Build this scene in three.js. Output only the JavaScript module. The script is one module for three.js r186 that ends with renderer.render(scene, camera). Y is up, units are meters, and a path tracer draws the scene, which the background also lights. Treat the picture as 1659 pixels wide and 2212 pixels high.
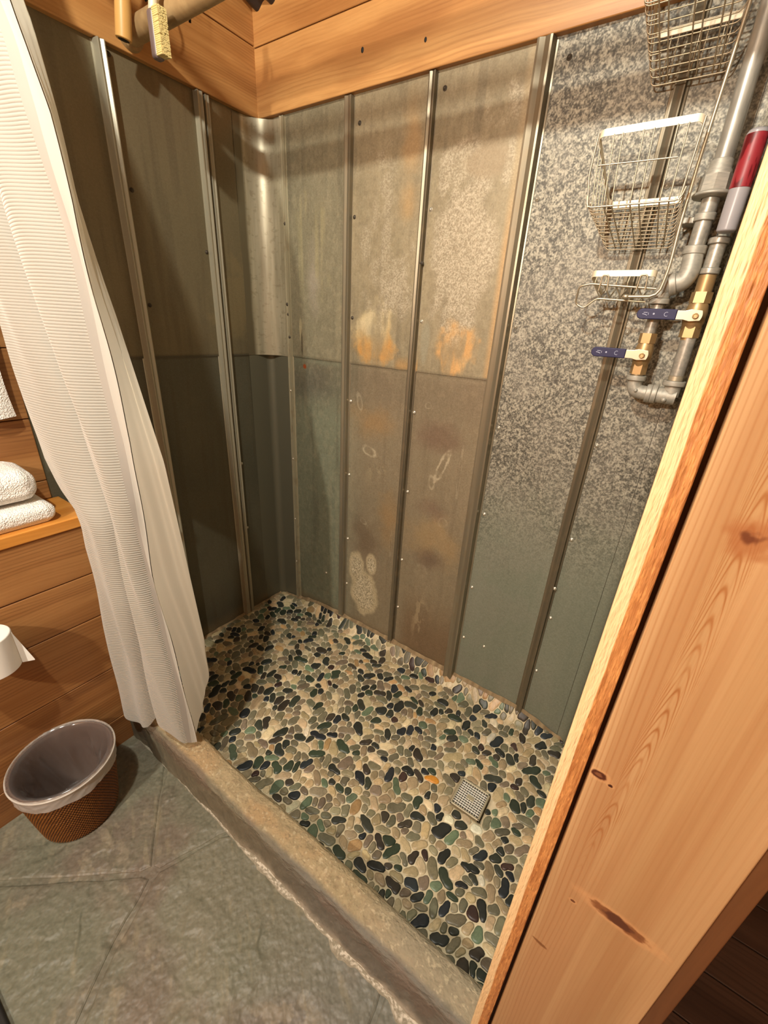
import * as THREE from 'three';
import { RoundedBoxGeometry } from 'three/addons/geometries/RoundedBoxGeometry.js';
import { mergeGeometries } from 'three/addons/utils/BufferGeometryUtils.js';

// ------------------------------------------------------------------ camera, light, exposure
const scene = new THREE.Scene();
scene.background = new THREE.Color(0x000000);
const camera = new THREE.PerspectiveCamera(101.46, 1659 / 2212, 0.02, 30);
camera.matrixAutoUpdate = true;
{
  const m = new THREE.Matrix4().makeBasis(
    new THREE.Vector3(0.8215926, 0.0544868, -0.5674653),
    new THREE.Vector3(-0.2737835, 0.9108244, -0.3089362),
    new THREE.Vector3(0.5000283, 0.4091823, 0.7632441));
  camera.quaternion.setFromRotationMatrix(m);
  camera.position.set(1.4948, 1.37, 1.3156);
}
scene.add(camera);
const renderer = new THREE.WebGLRenderer({ antialias: true });
renderer.toneMapping = THREE.LinearToneMapping;
renderer.toneMappingExposure = 1.07;
renderer.shadowMap.enabled = true;
const LAMP = new THREE.Vector3(1.0, 2.5, 1.6);
const LAMP_POWER = 7.8, LAMP_COLOR = new THREE.Color().setRGB(1.0, 0.965, 0.86);
const LAMP2 = new THREE.Vector3(0.95, 1.95, 2.45), LAMP2_POWER = 7.8;

// ------------------------------------------------------------------ numbers, noise, textures
function rng(seed) { let s = seed >>> 0; return () => { s = (s + 0x6D2B79F5) >>> 0; let t = Math.imul(s ^ (s >>> 15), 1 | s); t = (t + Math.imul(t ^ (t >>> 7), 61 | t)) ^ t; return ((t ^ (t >>> 14)) >>> 0) / 4294967296; }; }
const PERM = new Float32Array(65536); { const r = rng(77); for (let i = 0; i < 65536; i++) PERM[i] = r(); }
const hash = (x, y, s) => PERM[((x * 1619 + y * 31337 + s * 6971) ^ ((x * 73) << 3) ^ (y * 193)) & 65535];
const sm = (t) => t * t * (3 - 2 * t);
function vn(x, y, s = 0) { const ix = Math.floor(x), iy = Math.floor(y), fx = sm(x - ix), fy = sm(y - iy); const a = hash(ix, iy, s), b = hash(ix + 1, iy, s), c = hash(ix, iy + 1, s), d = hash(ix + 1, iy + 1, s); return a + (b - a) * fx + (c - a) * fy + (a - b - c + d) * fx * fy; }
function fbm(x, y, o = 4, s = 0) { let v = 0, a = 0.5, n = 0; for (let i = 0; i < o; i++) { v += a * vn(x, y, s + i * 17); n += a; a *= 0.5; x = x * 2.03 + 3.1; y = y * 2.03 + 7.7; } return v / n; }
function fbmr(x, y, o = 4, s = 0) { let v = 0, a = 0.5, n = 0; for (let i = 0; i < o; i++) { v += a * vn(x, y, s + i * 17); n += a; a *= 0.52; const t = (x * 0.78 - y * 0.626) * 2.03 + 3.1; y = (x * 0.626 + y * 0.78) * 2.03 + 7.7; x = t; } return v / n; }
const clamp = (x, a = 0, b = 1) => Math.min(b, Math.max(a, x));
const step = (a, b, x) => sm(clamp((x - a) / (b - a)));
const mix = (a, b, t) => a + (b - a) * t;
const mix3 = (a, b, t) => [mix(a[0], b[0], t), mix(a[1], b[1], t), mix(a[2], b[2], t)];
function interp(tab, y, k = 1) { // tab sorted by falling y
  if (y >= tab[0][0]) return tab[0][k]; for (let i = 1; i < tab.length; i++) if (y >= tab[i][0]) { const t = (y - tab[i][0]) / (tab[i - 1][0] - tab[i][0]); return mix(tab[i][k], tab[i - 1][k], t); } return tab[tab.length - 1][k];
}
function tex(w, h, fn, srgb = true, wrap = THREE.RepeatWrapping) {
  const d = new Uint8Array(w * h * 4);
  for (let j = 0; j < h; j++) for (let i = 0; i < w; i++) { const c = fn((i + 0.5) / w, (j + 0.5) / h), k = (j * w + i) * 4; if (typeof c === 'number') { d[k] = d[k + 1] = d[k + 2] = clamp(c) * 255; } else { d[k] = clamp(c[0], 0, 255); d[k + 1] = clamp(c[1], 0, 255); d[k + 2] = clamp(c[2], 0, 255); } d[k + 3] = 255; }
  const t = new THREE.DataTexture(d, w, h, THREE.RGBAFormat); t.magFilter = THREE.LinearFilter; t.minFilter = THREE.LinearFilter; t.wrapS = t.wrapT = wrap; if (srgb) t.colorSpace = THREE.SRGBColorSpace; t.needsUpdate = true; return t;
}
const std = (o) => new THREE.MeshStandardMaterial(o);
const phy = (o) => new THREE.MeshPhysicalMaterial(o);

// ------------------------------------------------------------------ object helpers
const used = {};
function numbered(n) { const k = used[n] = (used[n] || 0) + 1; return k === 1 ? n : n + '_' + String(k - 1).padStart(3, '0'); }
function thing(name, label, category, pos = [0, 0, 0], group) { const o = new THREE.Group(); o.name = numbered(name); o.position.set(...pos); o.userData = { label, category }; if (group) o.userData.group = group; scene.add(o); return o; }
function struct(name, pos = [0, 0, 0], label) { const o = new THREE.Group(); o.name = name; o.position.set(...pos); o.userData = { kind: 'structure' }; if (label) o.userData.label = label; scene.add(o); return o; }
function obj(name, geo, mat, parent, label) { // geometry is given in world coordinates unless it was moved by hand
  const g = Array.isArray(geo) ? mergeAll(geo) : geo; const m = new THREE.Mesh(g, mat); m.name = numbered(name); m.castShadow = m.receiveShadow = true;
  if (parent) { m.userData = {}; const p = new THREE.Vector3(); let q = parent; while (q) { p.add(q.position); q = q.parent; } m.position.copy(p.negate()); parent.add(m); } else scene.add(m);
  if (label) m.userData.label = label; return m;
}
function mergeAll(list) { const L = list.map((g) => { let q = g.index ? g.toNonIndexed() : g; for (const k of Object.keys(q.attributes)) if (!['position', 'normal', 'uv', 'color'].includes(k)) q.deleteAttribute(k); return q; }); const hasC = L.every((g) => g.attributes.color); if (!hasC) L.forEach((g) => g.deleteAttribute('color')); return mergeGeometries(L, false); }
const V = (x, y, z) => new THREE.Vector3(x, y, z);
function boxUV(g, axis, ou = 0, ov = 0) { // uv in metres, u along the grain
  const p = g.attributes.position, n = g.attributes.normal, uv = new Float32Array(p.count * 2);
  const a = 'xyz'.indexOf(axis), oth = [0, 1, 2].filter((k) => k !== a);
  for (let i = 0; i < p.count; i++) {
    const P = [p.getX(i), p.getY(i), p.getZ(i)], N = [Math.abs(n.getX(i)), Math.abs(n.getY(i)), Math.abs(n.getZ(i))];
    let u = P[a], v; const d = N[0] > N[1] && N[0] > N[2] ? 0 : N[1] > N[2] ? 1 : 2;
    if (d === a) { u = P[oth[0]] * 0.15; v = P[oth[1]]; } else v = P[oth.find((k) => k !== d)];
    uv[2 * i] = u + ou; uv[2 * i + 1] = v + ov;
  }
  g.setAttribute('uv', new THREE.BufferAttribute(uv, 2)); return g;
}
let boardSeed = 5; const brnd = rng(91);
function boxGeo(b, r = 0.003) { const w = b[1] - b[0], h = b[3] - b[2], d = b[5] - b[4]; const g = r > 0 ? new RoundedBoxGeometry(w, h, d, 2, Math.min(r, w / 2.1, h / 2.1, d / 2.1)) : new THREE.BoxGeometry(w, h, d); g.translate((b[0] + b[1]) / 2, (b[2] + b[3]) / 2, (b[4] + b[5]) / 2); return g; }
function board(parent, name, b, mat, axis, r = 0.003, label) { return obj(name, boxUV(boxGeo(b, r), axis, brnd() * 1.1, brnd() * 0.9), mat, parent, label); }
function cyl(p, q, r, r2 = r, seg = 24) { const d = q.clone().sub(p), L = d.length(); const g = new THREE.CylinderGeometry(r2, r, L, seg, 1); g.applyQuaternion(new THREE.Quaternion().setFromUnitVectors(V(0, 1, 0), d.normalize())); g.translate(...p.clone().add(q).multiplyScalar(0.5).toArray()); return g; }
function latheAlong(p, q, prof, seg = 24) { // prof: [t along p..q in metres, radius]
  const g = new THREE.LatheGeometry(prof.map(([t, r]) => new THREE.Vector2(Math.max(r, 1e-5), t)), seg); g.applyQuaternion(new THREE.Quaternion().setFromUnitVectors(V(0, 1, 0), q.clone().sub(p).normalize())); g.translate(p.x, p.y, p.z); return g;
}
function rounded(pts, rad, closed = false) { // polyline with rounded corners
  const path = new THREE.CurvePath(), n = pts.length; let prev = null; const P = pts.map((p) => (p.isVector3 ? p : V(...p)));
  if (!closed) prev = P[0].clone();
  const corner = (a, b, c) => { const d1 = a.clone().sub(b), d2 = c.clone().sub(b), r = Math.min(rad, d1.length() * 0.45, d2.length() * 0.45); return [b.clone().add(d1.normalize().multiplyScalar(r)), b.clone().add(d2.normalize().multiplyScalar(r))]; };
  let first = null;
  for (let i = closed ? 0 : 1; i < (closed ? n : n - 1); i++) { const a = P[(i + n - 1) % n], b = P[i], c = P[(i + 1) % n]; const [s, e] = corner(a, b, c); if (prev) path.add(new THREE.LineCurve3(prev, s)); else first = s; path.add(new THREE.QuadraticBezierCurve3(s, b, e)); prev = e; }
  path.add(new THREE.LineCurve3(prev, closed ? first : P[n - 1])); return path;
}
function wire(pts, r, rad = 0.006, closed = false, seg = 8) { const c = rounded(pts, rad, closed); const k = Math.max(4, Math.min(160, c.curves.length * 6)); return new THREE.TubeGeometry(c, k, r, seg, closed); }
function gridGeo(nu, nv, fn) { // fn(u,v) -> [x,y,z] or [x,y,z,U,V]
  const pos = [], uv = [], idx = [];
  for (let j = 0; j <= nv; j++) for (let i = 0; i <= nu; i++) { const p = fn(i / nu, j / nv); pos.push(p[0], p[1], p[2]); uv.push(p.length > 3 ? p[3] : i / nu, p.length > 3 ? p[4] : j / nv); }
  for (let j = 0; j < nv; j++) for (let i = 0; i < nu; i++) { const a = j * (nu + 1) + i, b = a + 1, c = a + nu + 1, d = c + 1; idx.push(a, b, d, a, d, c); }
  const g = new THREE.BufferGeometry(); g.setAttribute('position', new THREE.Float32BufferAttribute(pos, 3)); g.setAttribute('uv', new THREE.Float32BufferAttribute(uv, 2)); g.setIndex(idx); g.computeVertexNormals(); return g;
}
function blob(x, y, cx, cy, rx, ry, wob = 0.35, s = 0) { // soft irregular patch: 1 inside, 0 outside
  const dx = (x - cx) / rx, dy = (y - cy) / ry; const n = (fbmr(x * 20 + s, y * 20 - s, 6, s) - 0.5) * 2.6 * wob; return step(1.12, 0.6, Math.hypot(dx, dy) + n);
}

function sblob(x, y, cx, cy, rx, ry, wob = 0.35, s = 0) { const n = (fbmr(x * 18 + s, y * 18 - s, 6, s) - 0.5) * 2.4 * wob; return Math.pow(step(1.5, 0.1, Math.hypot((x - cx) / rx, (y - cy) / ry) + n), 1.2); }

// ------------------------------------------------------------------ materials
function woodTex(seed, base, dark, light, knots = [], W = 1.2, H = 0.3, w = 1024, h = 256, freq = 95) {
  return tex(w, h, (u, v) => {
    let x = u * W, y = v * H, kd = 0, kr = 0;
    for (const [kx, ky, r, e] of knots) { const dx = (x - kx) / (e || 1.6), dy = y - ky, q = Math.hypot(dx, dy); y += Math.sign(dy || 1) * r * 0.55 * Math.exp(-q * q / (r * r * 9)); kd = Math.max(kd, step(r, r * 0.55, q + (fbm(x * 120, v * H * 120, 3, seed) - 0.5) * r)); kr = Math.max(kr, step(r * 2.4, r * 0.9, q)); }
    const warp = (fbm(x * 2.2, y * 9, 3, seed) - 0.5) * 0.05; const yy = y + warp;
    const ring = 0.5 + 0.5 * Math.sin(yy * freq * 6.283 + fbm(x * 1.3, yy * 14, 2, seed + 3) * 5);
    const fine = vn(x * 7, yy * 900, seed + 5), band = fbm(x * 1.1, yy * 26, 3, seed + 9), fleck = fbm(x * 40, yy * 420, 2, seed + 2);
    let c = mix3(base, light, clamp(band * 1.6 - 0.4)); c = mix3(c, dark, 0.17 * Math.pow(ring, 3) * (0.2 + 1.4 * step(0.4, 0.7, fbm(x * 1.5, yy * 18, 3, seed + 30))) + 0.14 * (fine - 0.4) + 0.1 * (fleck - 0.5) + 0.3 * step(0.52, 0.78, fbm(x * 2.4, y * 13, 4, seed + 40)));
    c = mix3(c, mix3(dark, [70, 30, 14], 0.3), 0.45 * kr); c = mix3(c, [58, 28, 16], 0.85 * kd); return c;
  }, true, THREE.MirroredRepeatWrapping);
}
function woodMat(t, rough = 0.48, W = 1.2, H = 0.3, extra = {}) { t.repeat.set(1 / W, 1 / H); return std({ map: t, roughness: rough, ...extra }); }
const M = {};
M.frieze = woodMat(woodTex(11, [178, 124, 68], [122, 72, 32], [204, 154, 94], [[0.31, 0.16, 0.006, 1.3], [0.9, 0.06, 0.005]]), 0.42);
M.plank = woodMat(woodTex(23, [150, 102, 56], [88, 50, 24], [178, 130, 78], [[0.5, 0.1, 0.009, 1.7], [1.02, 0.22, 0.006]]), 0.45);
M.ledge = woodMat(woodTex(29, [196, 126, 48], [140, 76, 22], [220, 156, 76]), 0.28);
M.roomwall = woodMat(woodTex(41, [170, 115, 66], [110, 62, 30], [195, 140, 86], [[0.3, 0.1, 0.01]]), 0.5);
M.darkfloor = woodMat(woodTex(53, [62, 44, 32], [28, 18, 12], [84, 62, 46]), 0.5);
M.shade = std({ color: 0x241710, roughness: 0.9 });
M.core = woodMat(woodTex(61, [118, 78, 46], [78, 46, 24], [136, 94, 58]), 0.5);
// trim board: pale sapwood along the left edge, rough orange heartwood beyond (x 1.498..1.521, y up)
M.trim = (() => { const t = tex(128, 2048, (u, v) => {
  const x = u * 0.0235, y = v * 2.3; const edge = 0.0108 + 0.0022 * (fbm(y * 5, 3, 3, 4) - 0.5) + 0.0012 * (fbm(y * 28, 9, 2, 8) - 0.5);
  const f = vn(x * 1700, y * 16, 3), g = fbm(x * 300, y * 22, 4, 6), pit = fbm(x * 520, y * 120, 3, 12);
  let heart = mix3([194, 134, 76], [156, 96, 48], clamp(g * 1.7 - 0.55)); heart = mix3(heart, [226, 160, 92], 0.45 * step(0.56, 0.7, pit)); heart = mix3(heart, [150, 84, 40], 0.3 * step(0.6, 0.75, fbm(x * 700, y * 60, 3, 31)));
  let sap = mix3([232, 198, 148], [216, 178, 124], 0.6 * f); sap = mix3(sap, [246, 218, 170], 0.5 * g);
  return mix3(sap, heart, step(edge - 0.0006, edge + 0.0005, x));
}, true, THREE.ClampToEdgeWrapping); const b = tex(128, 2048, (u, v) => fbm(u * 14, v * 190, 4, 6), false, THREE.ClampToEdgeWrapping); return std({ map: t, roughness: 0.55, bumpMap: b, bumpScale: 0.0012 }); })();
// wide knotty board of the partition end (x 1.526..1.682 wide, y up)
M.wide = (() => { const X0 = 1.526, WW = 0.14, Y0 = -0.05, HH = 2.3; return std({ roughness: 0.42, map: tex(384, 2048, (u, v) => {
  const x = X0 + u * WW, y = Y0 + v * HH; const xc = 1.557 + 0.006 * Math.sin(y * 7) + 0.1 * (y - 1.1) * 0.12, dx = x - xc;
  const arch = step(0.014, 0.006, Math.abs(dx)) * step(0.78, 0.95, y) * step(1.42, 1.26, y);
  const wobble = (fbm(x * 60, y * 5, 3, 5) - 0.5);
  const ringA = 0.5 + 0.5 * Math.sin((y + dx * dx * 1100 + wobble * 0.03) * 250 + fbm(y * 16, x * 20, 3, 3) * 6);
  const line = 0.5 + 0.5 * Math.sin((x + (fbm(y * 1.6, x * 22, 3, 8) - 0.5) * 0.026) * 1150);
  const broad = fbm(x * 38, y * 2.1, 3, 21), fine = vn(x * 1500, y * 10, 4);
  let c = mix3([170, 132, 88], [188, 150, 106], clamp(broad * 1.6 - 0.35)); c = mix3(c, [160, 114, 72], 0.45 * step(0.5, 0.72, fbm(x * 55 + 4, y * 1.7, 3, 71)));
  c = mix3(c, [140, 84, 42], (0.08 + 0.2 * step(1.59, 1.535, x)) * Math.pow(line, 6)); c = mix3(c, [140, 80, 36], 0.5 * arch * Math.pow(ringA, 5) * (0.4 + 0.9 * step(0.3, 0.62, fbm(y * 26, dx * 80, 2, 9))));
  c = mix3(c, [150, 96, 52], 0.12 * (fine - 0.3));
  const knot = (kx, ky, rx, ry, col, a, halo = 1.5) => { const q = Math.hypot((x - kx) / rx, (y - ky) / ry) + (fbm(x * 240, y * 240, 3, 15) - 0.5) * 0.45; c = mix3(c, [212, 160, 108], 0.35 * step(halo * 1.3, halo * 0.9, q)); c = mix3(c, col, a * step(1.05, 0.7, q)); return q; };
  const q1 = knot(1.5345, 0.966, 0.0082, 0.0058, [66, 28, 14], 0.95, 1.3); if (q1 < 0.62) c = mix3(c, [128, 82, 52], 0.85 * step(0.62, 0.35, q1));
  knot(1.5465, 0.960, 0.0024, 0.0018, [52, 20, 10], 0.95); knot(1.557, 0.757, 0.003, 0.0024, [92, 48, 22], 0.9);
  const a2 = (y - 0.775) + (x - 1.603) * 0.13; const q2 = Math.hypot((x - 1.603) / 0.031, a2 / 0.0085) + (fbm(x * 170, y * 300, 3, 44) - 0.5) * 0.55; c = mix3(c, [214, 160, 108], 0.4 * step(1.9, 1.1, q2)); c = mix3(c, [122, 74, 40], 0.9 * step(1.15, 0.8, q2)); c = mix3(c, [74, 38, 22], 0.75 * step(0.85, 0.5, q2 + 0.25 * Math.sin((x - 1.57) * 160)));
  const q3 = Math.hypot((x - 1.544) / 0.012, (y - 0.633 + (x - 1.544) * 0.25) / 0.0036) + (fbm(x * 200, y * 300, 3, 49) - 0.5) * 0.6; c = mix3(c, [108, 62, 24], 0.75 * step(1.05, 0.5, q3));
  const q4 = Math.hypot((x - 1.566) / 0.017, (y - 1.247) / 0.018) + (fbm(x * 120, y * 120, 3, 52) - 0.5) * 0.7; c = mix3(c, [150, 92, 52], 0.7 * step(1.2, 0.5, q4)); c = mix3(c, [96, 50, 28], 0.9 * step(0.45, 0.2, q4));
  return c;
}, true, THREE.ClampToEdgeWrapping) }); })();

// galvanised wall B, one sheet of colour for x 0..1.52, y 0..2.05
const BW = 1.52, BH = 2.05;
function spang(x, y, k) { const a = fbmr(x * k, y * k, 4, 101), b = fbmr(x * k * 2.3 + 5, y * k * 1.6, 2, 131); return a * 0.6 + b * 0.4; }
M.metalB = (() => {
  const w = 1120, h = 1510; const rough = new Float32Array(w * h);
  const col = tex(w, h, (u, v) => {
    const x = u * BW, y = v * BH; const st = fbm(x * 34, y * 2.2, 4, 3), cl = fbm(x * 7, y * 5, 4, 8), sp = spang(x, y, 140), sp2 = fbmr(x * 380, y * 380, 3, 14);
    let c; let r = 0.46 + 0.1 * (cl - 0.5);
    if (x > 1.022) { // clean spangled sheet
      const k = step(0.55, 1.05, y + 0.18 * (cl - 0.5)); const sA = mix3([72, 70, 62], [184, 178, 158], step(0.34, 0.66, sp * 0.65 + sp2 * 0.35));
      const low = mix3([132, 138, 120], [152, 154, 136], st * 0.7 + 0.3 * sp); c = mix3(low, mix3(sA, [128, 124, 110], 0.15), k); c = mix3(c, [156, 150, 136], 0.25 * step(0.5, 0.7, fbmr(x * 9, y * 9, 4, 77))); c = mix3(c, [104, 112, 98], 0.25 * step(1.1, 0.5, y)); r = mix(0.42, 0.55, k);
    } else {
      const ly = 1.229 + 0.012 * (fbm(x * 14, 2, 4, 5) - 0.5), up = y > ly ? 1 : 0; const streak = step(0.3, 0.66, fbm(x * 46, y * 13, 5, 88)), grain = fbmr(x * 70, y * 50, 4, 90);
      const upc = mix3([126, 118, 94], [164, 150, 120], clamp(0.1 + cl * 0.6 + st * 0.5)), loc = mix3([128, 126, 106], [152, 144, 120], clamp(cl * 0.9 + st * 0.3));
      c = up ? upc : loc; if (x < 0.4) c = mix3(c, up ? [130, 125, 102] : [126, 132, 110], 0.75); if (!up) c = mix3(c, [104, 94, 78], 0.55 * step(0.0, 0.03, ly - y) * step(0.24, 0.06, ly - y) * (0.4 + 0.9 * cl)); c = mix3(c, [184, 172, 142], 0.2 * step(0.5, 0.7, grain)); c = mix3(c, [98, 90, 72], 0.16 * step(0.52, 0.72, fbmr(x * 90 + 7, y * 60, 4, 93)));
      c = mix3(c, [84, 80, 66], 0.28 * step(0.55, 0.8, st)); c = mix3(c, [172, 160, 128], 0.18 * step(0.5, 0.75, fbm(x * 50 + 9, y * 3, 3, 33)));
      if (up) { // lime bloom and water marks
        const lime = (m, a = 0.8) => { c = mix3(c, mix3([150, 138, 114], [198, 187, 162], step(0.3, 0.7, sp * 0.45 + sp2 * 0.55)), a * m); };
        const web = step(0.42, 0.66, fbmr(x * 24, y * 13, 6, 61));
        if (x > 0.735) { lime(blob(x, y, 0.862, 1.56, 0.1, 0.25, 0.42, 2), 0.9); lime(blob(x, y, 0.85, 1.42, 0.1, 0.1, 0.5, 22) * web, 0.7); lime(blob(x, y, 0.84, 1.8, 0.07, 0.05, 0.5, 9), 0.6); lime(blob(x, y, 0.93, 1.905, 0.1, 0.05, 0.5, 4) * web, 0.7); lime(blob(x, y, 0.965, 1.775, 0.02, 0.06, 0.5, 3), 0.6); lime(blob(x, y, 0.77, 1.77, 0.022, 0.08, 0.5, 3), 0.55); c = mix3(c, [156, 140, 112], 0.8 * blob(x, y, 0.9, 1.79, 0.075, 0.045, 0.2, 6)); c = mix3(c, [170, 152, 118], 0.7 * step(0.965, 0.985, x)); c = mix3(c, [192, 152, 100], 0.6 * step(0.968, 0.99, x) * step(1.78, 1.55, y)); c = mix3(c, [150, 146, 124], 0.7 * blob(x, y, 0.757, 1.31, 0.02, 0.09, 0.3, 8)); c = mix3(c, [206, 162, 104], 0.95 * (0.25 + 0.75 * streak) * blob(x, y, 0.865, 1.3, 0.07, 0.085, 0.5, 7)); c = mix3(c, [222, 182, 124], 0.6 * streak * sblob(x, y, 0.9, 1.262, 0.026, 0.03, 0.3, 1)); }
        else if (x > 0.44) { lime(blob(x, y, 0.56, 1.62, 0.11, 0.24, 0.6, 5) * web, 0.55); lime(blob(x, y, 0.6, 1.45, 0.1, 0.1, 0.6, 15) * web, 0.6); c = mix3(c, [190, 150, 96], 0.55 * sblob(x, y, 0.655, 1.71, 0.04, 0.05, 0.4, 2)); c = mix3(c, [196, 156, 104], 0.5 * sblob(x, y, 0.66, 1.86, 0.035, 0.12, 0.5, 5)); const b1 = blob(x, y, 0.545, 1.318, 0.092, 0.1, 0.55, 12) * (0.3 + 0.7 * streak); c = mix3(c, mix3([218, 198, 150], [204, 152, 84], step(1.37, 1.28, y + 0.05 * (st - 0.5))), 0.85 * b1 * (0.55 + 0.6 * fbm(x * 60, y * 40, 3, 18))); c = mix3(c, [214, 200, 162], 0.6 * streak * blob(x, y, 0.53, 1.37, 0.07, 0.04, 0.6, 3)); c = mix3(c, [148, 138, 112], 0.5 * sblob(x, y, 0.535, 1.345, 0.03, 0.03, 0.4, 7)); c = mix3(c, [186, 142, 84], 0.6 * step(0.63, 0.66, x) * step(1.28, 1.238, y)); }
        else { c = mix3(c, [176, 164, 150], 0.5 * sblob(x, y, 0.255, 1.5, 0.035, 0.12, 0.35, 4)); c = mix3(c, [196, 182, 142], 0.6 * blob(x, y, 0.185, 1.33, 0.009, 0.05, 0.5, 4)); c = mix3(c, [66, 56, 40], 0.6 * blob(x, y, 0.19, 1.29, 0.004, 0.05, 0.5, 2)); c = mix3(c, [168, 158, 118], 0.5 * step(0.35, 0.62, fbm(x * 44, y * 2, 3, 3)) * blob(x, y, 0.24, 1.62, 0.1, 0.2, 0.5, 6)); }
      } else {
        if (x < 0.4) { c = mix3(c, [168, 74, 34], 0.9 * blob(x, y, 0.2, 1.193, 0.011, 0.011, 0.4, 3)); c = mix3(c, [80, 76, 70], 0.3 * sblob(x, y, 0.2, 1.12, 0.15, 0.07, 0.4, 3)); }
        else { c = mix3(c, [140, 122, 96], 0.5 * step(0.4, 0.55, x)); }
        c = mix3(c, [168, 132, 86], 0.55 * sblob(x, y, 0.56, 1.02, 0.12, 0.07, 0.5, 22) + 0.5 * sblob(x, y, 0.66, 0.63, 0.06, 0.12, 0.5, 24)); c = mix3(c, [182, 150, 102], 0.45 * sblob(x, y, 0.87, 0.62, 0.14, 0.1, 0.6, 26)); c = mix3(c, [112, 86, 70], 0.5 * sblob(x, y, 0.83, 1.01, 0.1, 0.06, 0.5, 27)); c = mix3(c, [118, 94, 78], 0.45 * sblob(x, y, 0.85, 0.74, 0.06, 0.04, 0.5, 28)); c = mix3(c, [104, 84, 70], 0.5 * sblob(x, y, 0.86, 0.52, 0.07, 0.045, 0.4, 29)); c = mix3(c, [110, 92, 72], 0.55 * sblob(x, y, 0.54, 0.5, 0.08, 0.1, 0.5, 31)); c = mix3(c, [112, 84, 58], 0.5 * step(0.42, 0.12, y) * step(0.73, 0.8, x));
        const patch = Math.max(blob(x, y, 0.55, 0.23, 0.076, 0.125, 0.2, 3), blob(x, y, 0.5, 0.345, 0.046, 0.085, 0.2, 5), blob(x, y, 0.583, 0.39, 0.03, 0.055, 0.2, 6)); const edge = patch * (1 - patch) * 4; c = mix3(c, mix3([146, 134, 106], [228, 216, 184], step(0.34, 0.62, sp2 * 0.6 + sp * 0.4)), 0.92 * patch); c = mix3(c, [206, 190, 152], 0.6 * edge);
        const ringp = (cx, cy, rx, ry, a, rot = 0) => { const X = (x - cx) * Math.cos(rot) + (y - cy) * Math.sin(rot), Y = -(x - cx) * Math.sin(rot) + (y - cy) * Math.cos(rot); const q = Math.hypot(X / rx, Y / ry) + (fbm(x * 70, y * 70, 3, 7) - 0.5) * 0.5; c = mix3(c, [214, 202, 172], a * 0.75 * step(0.34, 0.04, Math.abs(q - 0.85)) * (0.35 + 0.65 * step(0.35, 0.6, fbmr(x * 60, y * 60, 3, 17)))); };
        ringp(0.545, 0.905, 0.036, 0.019, 0.75, -0.3); ringp(0.87, 0.915, 0.016, 0.07, 0.8, -0.33); ringp(0.835, 0.845, 0.012, 0.03, 0.5, 0.2); ringp(0.49, 1.09, 0.013, 0.035, 0.4, 0.25); ringp(0.79, 1.12, 0.012, 0.012, 0.4); ringp(0.53, 0.59, 0.02, 0.012, 0.4, -0.6); ringp(0.94, 0.9, 0.006, 0.1, 0.35); ringp(0.83, 0.46, 0.03, 0.03, 0.18); ringp(0.9, 0.7, 0.02, 0.02, 0.25); ringp(0.675, 0.53, 0.007, 0.07, 0.3);
        c = mix3(c, [176, 162, 128], 0.4 * step(0.5, 0.62, fbm(x * 40, y * 40, 4, 58)) * sblob(x, y, 0.6, 0.84, 0.09, 0.07, 0.5, 4)); c = mix3(c, [190, 172, 136], 0.5 * step(0.5, 0.62, fbm(x * 60, y * 24, 4, 59)) * sblob(x, y, 0.845, 0.24, 0.035, 0.14, 0.5, 4));
        c = mix3(c, [128, 108, 80], 0.6 * step(0.09, 0.03, y)); }
      c = mix3(c, [92, 82, 64], 0.55 * step(0.012, 0.0, Math.abs(y - 1.226)) * (0.4 + 0.6 * cl)); r += up ? 0.06 : -0.04;
    }
    const g = (sp2 - 0.5) * 26; rough[Math.floor(v * h) * w + Math.floor(u * w)] = r + 0.1 * (sp - 0.5); return [c[0] + g, c[1] + g, c[2] + g];
  }, true, THREE.ClampToEdgeWrapping);
  const rt = tex(w / 2, h / 2, (u, v) => rough[Math.floor(v * h) * w + Math.floor(u * w)], false, THREE.ClampToEdgeWrapping);
  const bump = tex(512, 700, (u, v) => fbm(u * 7, v * 5, 3, 9) * 0.8 + 0.05 * fbm(u * 90, v * 120, 2, 19), false, THREE.ClampToEdgeWrapping);
  return std({ map: col, roughness: 1, roughnessMap: rt, metalness: 0.22, bumpMap: bump, bumpScale: 0.004 });
})();
const AW = 1.0;
M.metalA = (() => { const col = tex(640, 1312, (u, v) => {
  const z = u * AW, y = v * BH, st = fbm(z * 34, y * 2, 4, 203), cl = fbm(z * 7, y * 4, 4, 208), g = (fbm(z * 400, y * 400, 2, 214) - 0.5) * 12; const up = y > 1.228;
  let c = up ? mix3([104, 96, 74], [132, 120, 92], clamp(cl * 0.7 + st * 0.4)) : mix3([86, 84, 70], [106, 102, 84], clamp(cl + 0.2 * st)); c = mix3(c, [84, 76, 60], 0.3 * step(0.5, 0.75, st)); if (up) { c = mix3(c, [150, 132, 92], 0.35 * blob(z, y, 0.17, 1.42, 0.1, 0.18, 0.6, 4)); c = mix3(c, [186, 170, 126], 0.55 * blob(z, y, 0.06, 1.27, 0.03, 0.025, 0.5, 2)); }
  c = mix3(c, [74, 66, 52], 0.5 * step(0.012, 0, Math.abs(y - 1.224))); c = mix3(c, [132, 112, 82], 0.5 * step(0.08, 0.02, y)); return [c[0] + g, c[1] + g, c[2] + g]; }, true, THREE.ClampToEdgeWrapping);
  const bump = tex(384, 700, (u, v) => fbm(u * 5, v * 5, 3, 29), false, THREE.ClampToEdgeWrapping);
  return std({ map: col, roughness: 0.42, metalness: 0.3, bumpMap: bump, bumpScale: 0.004 }); })();
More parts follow.
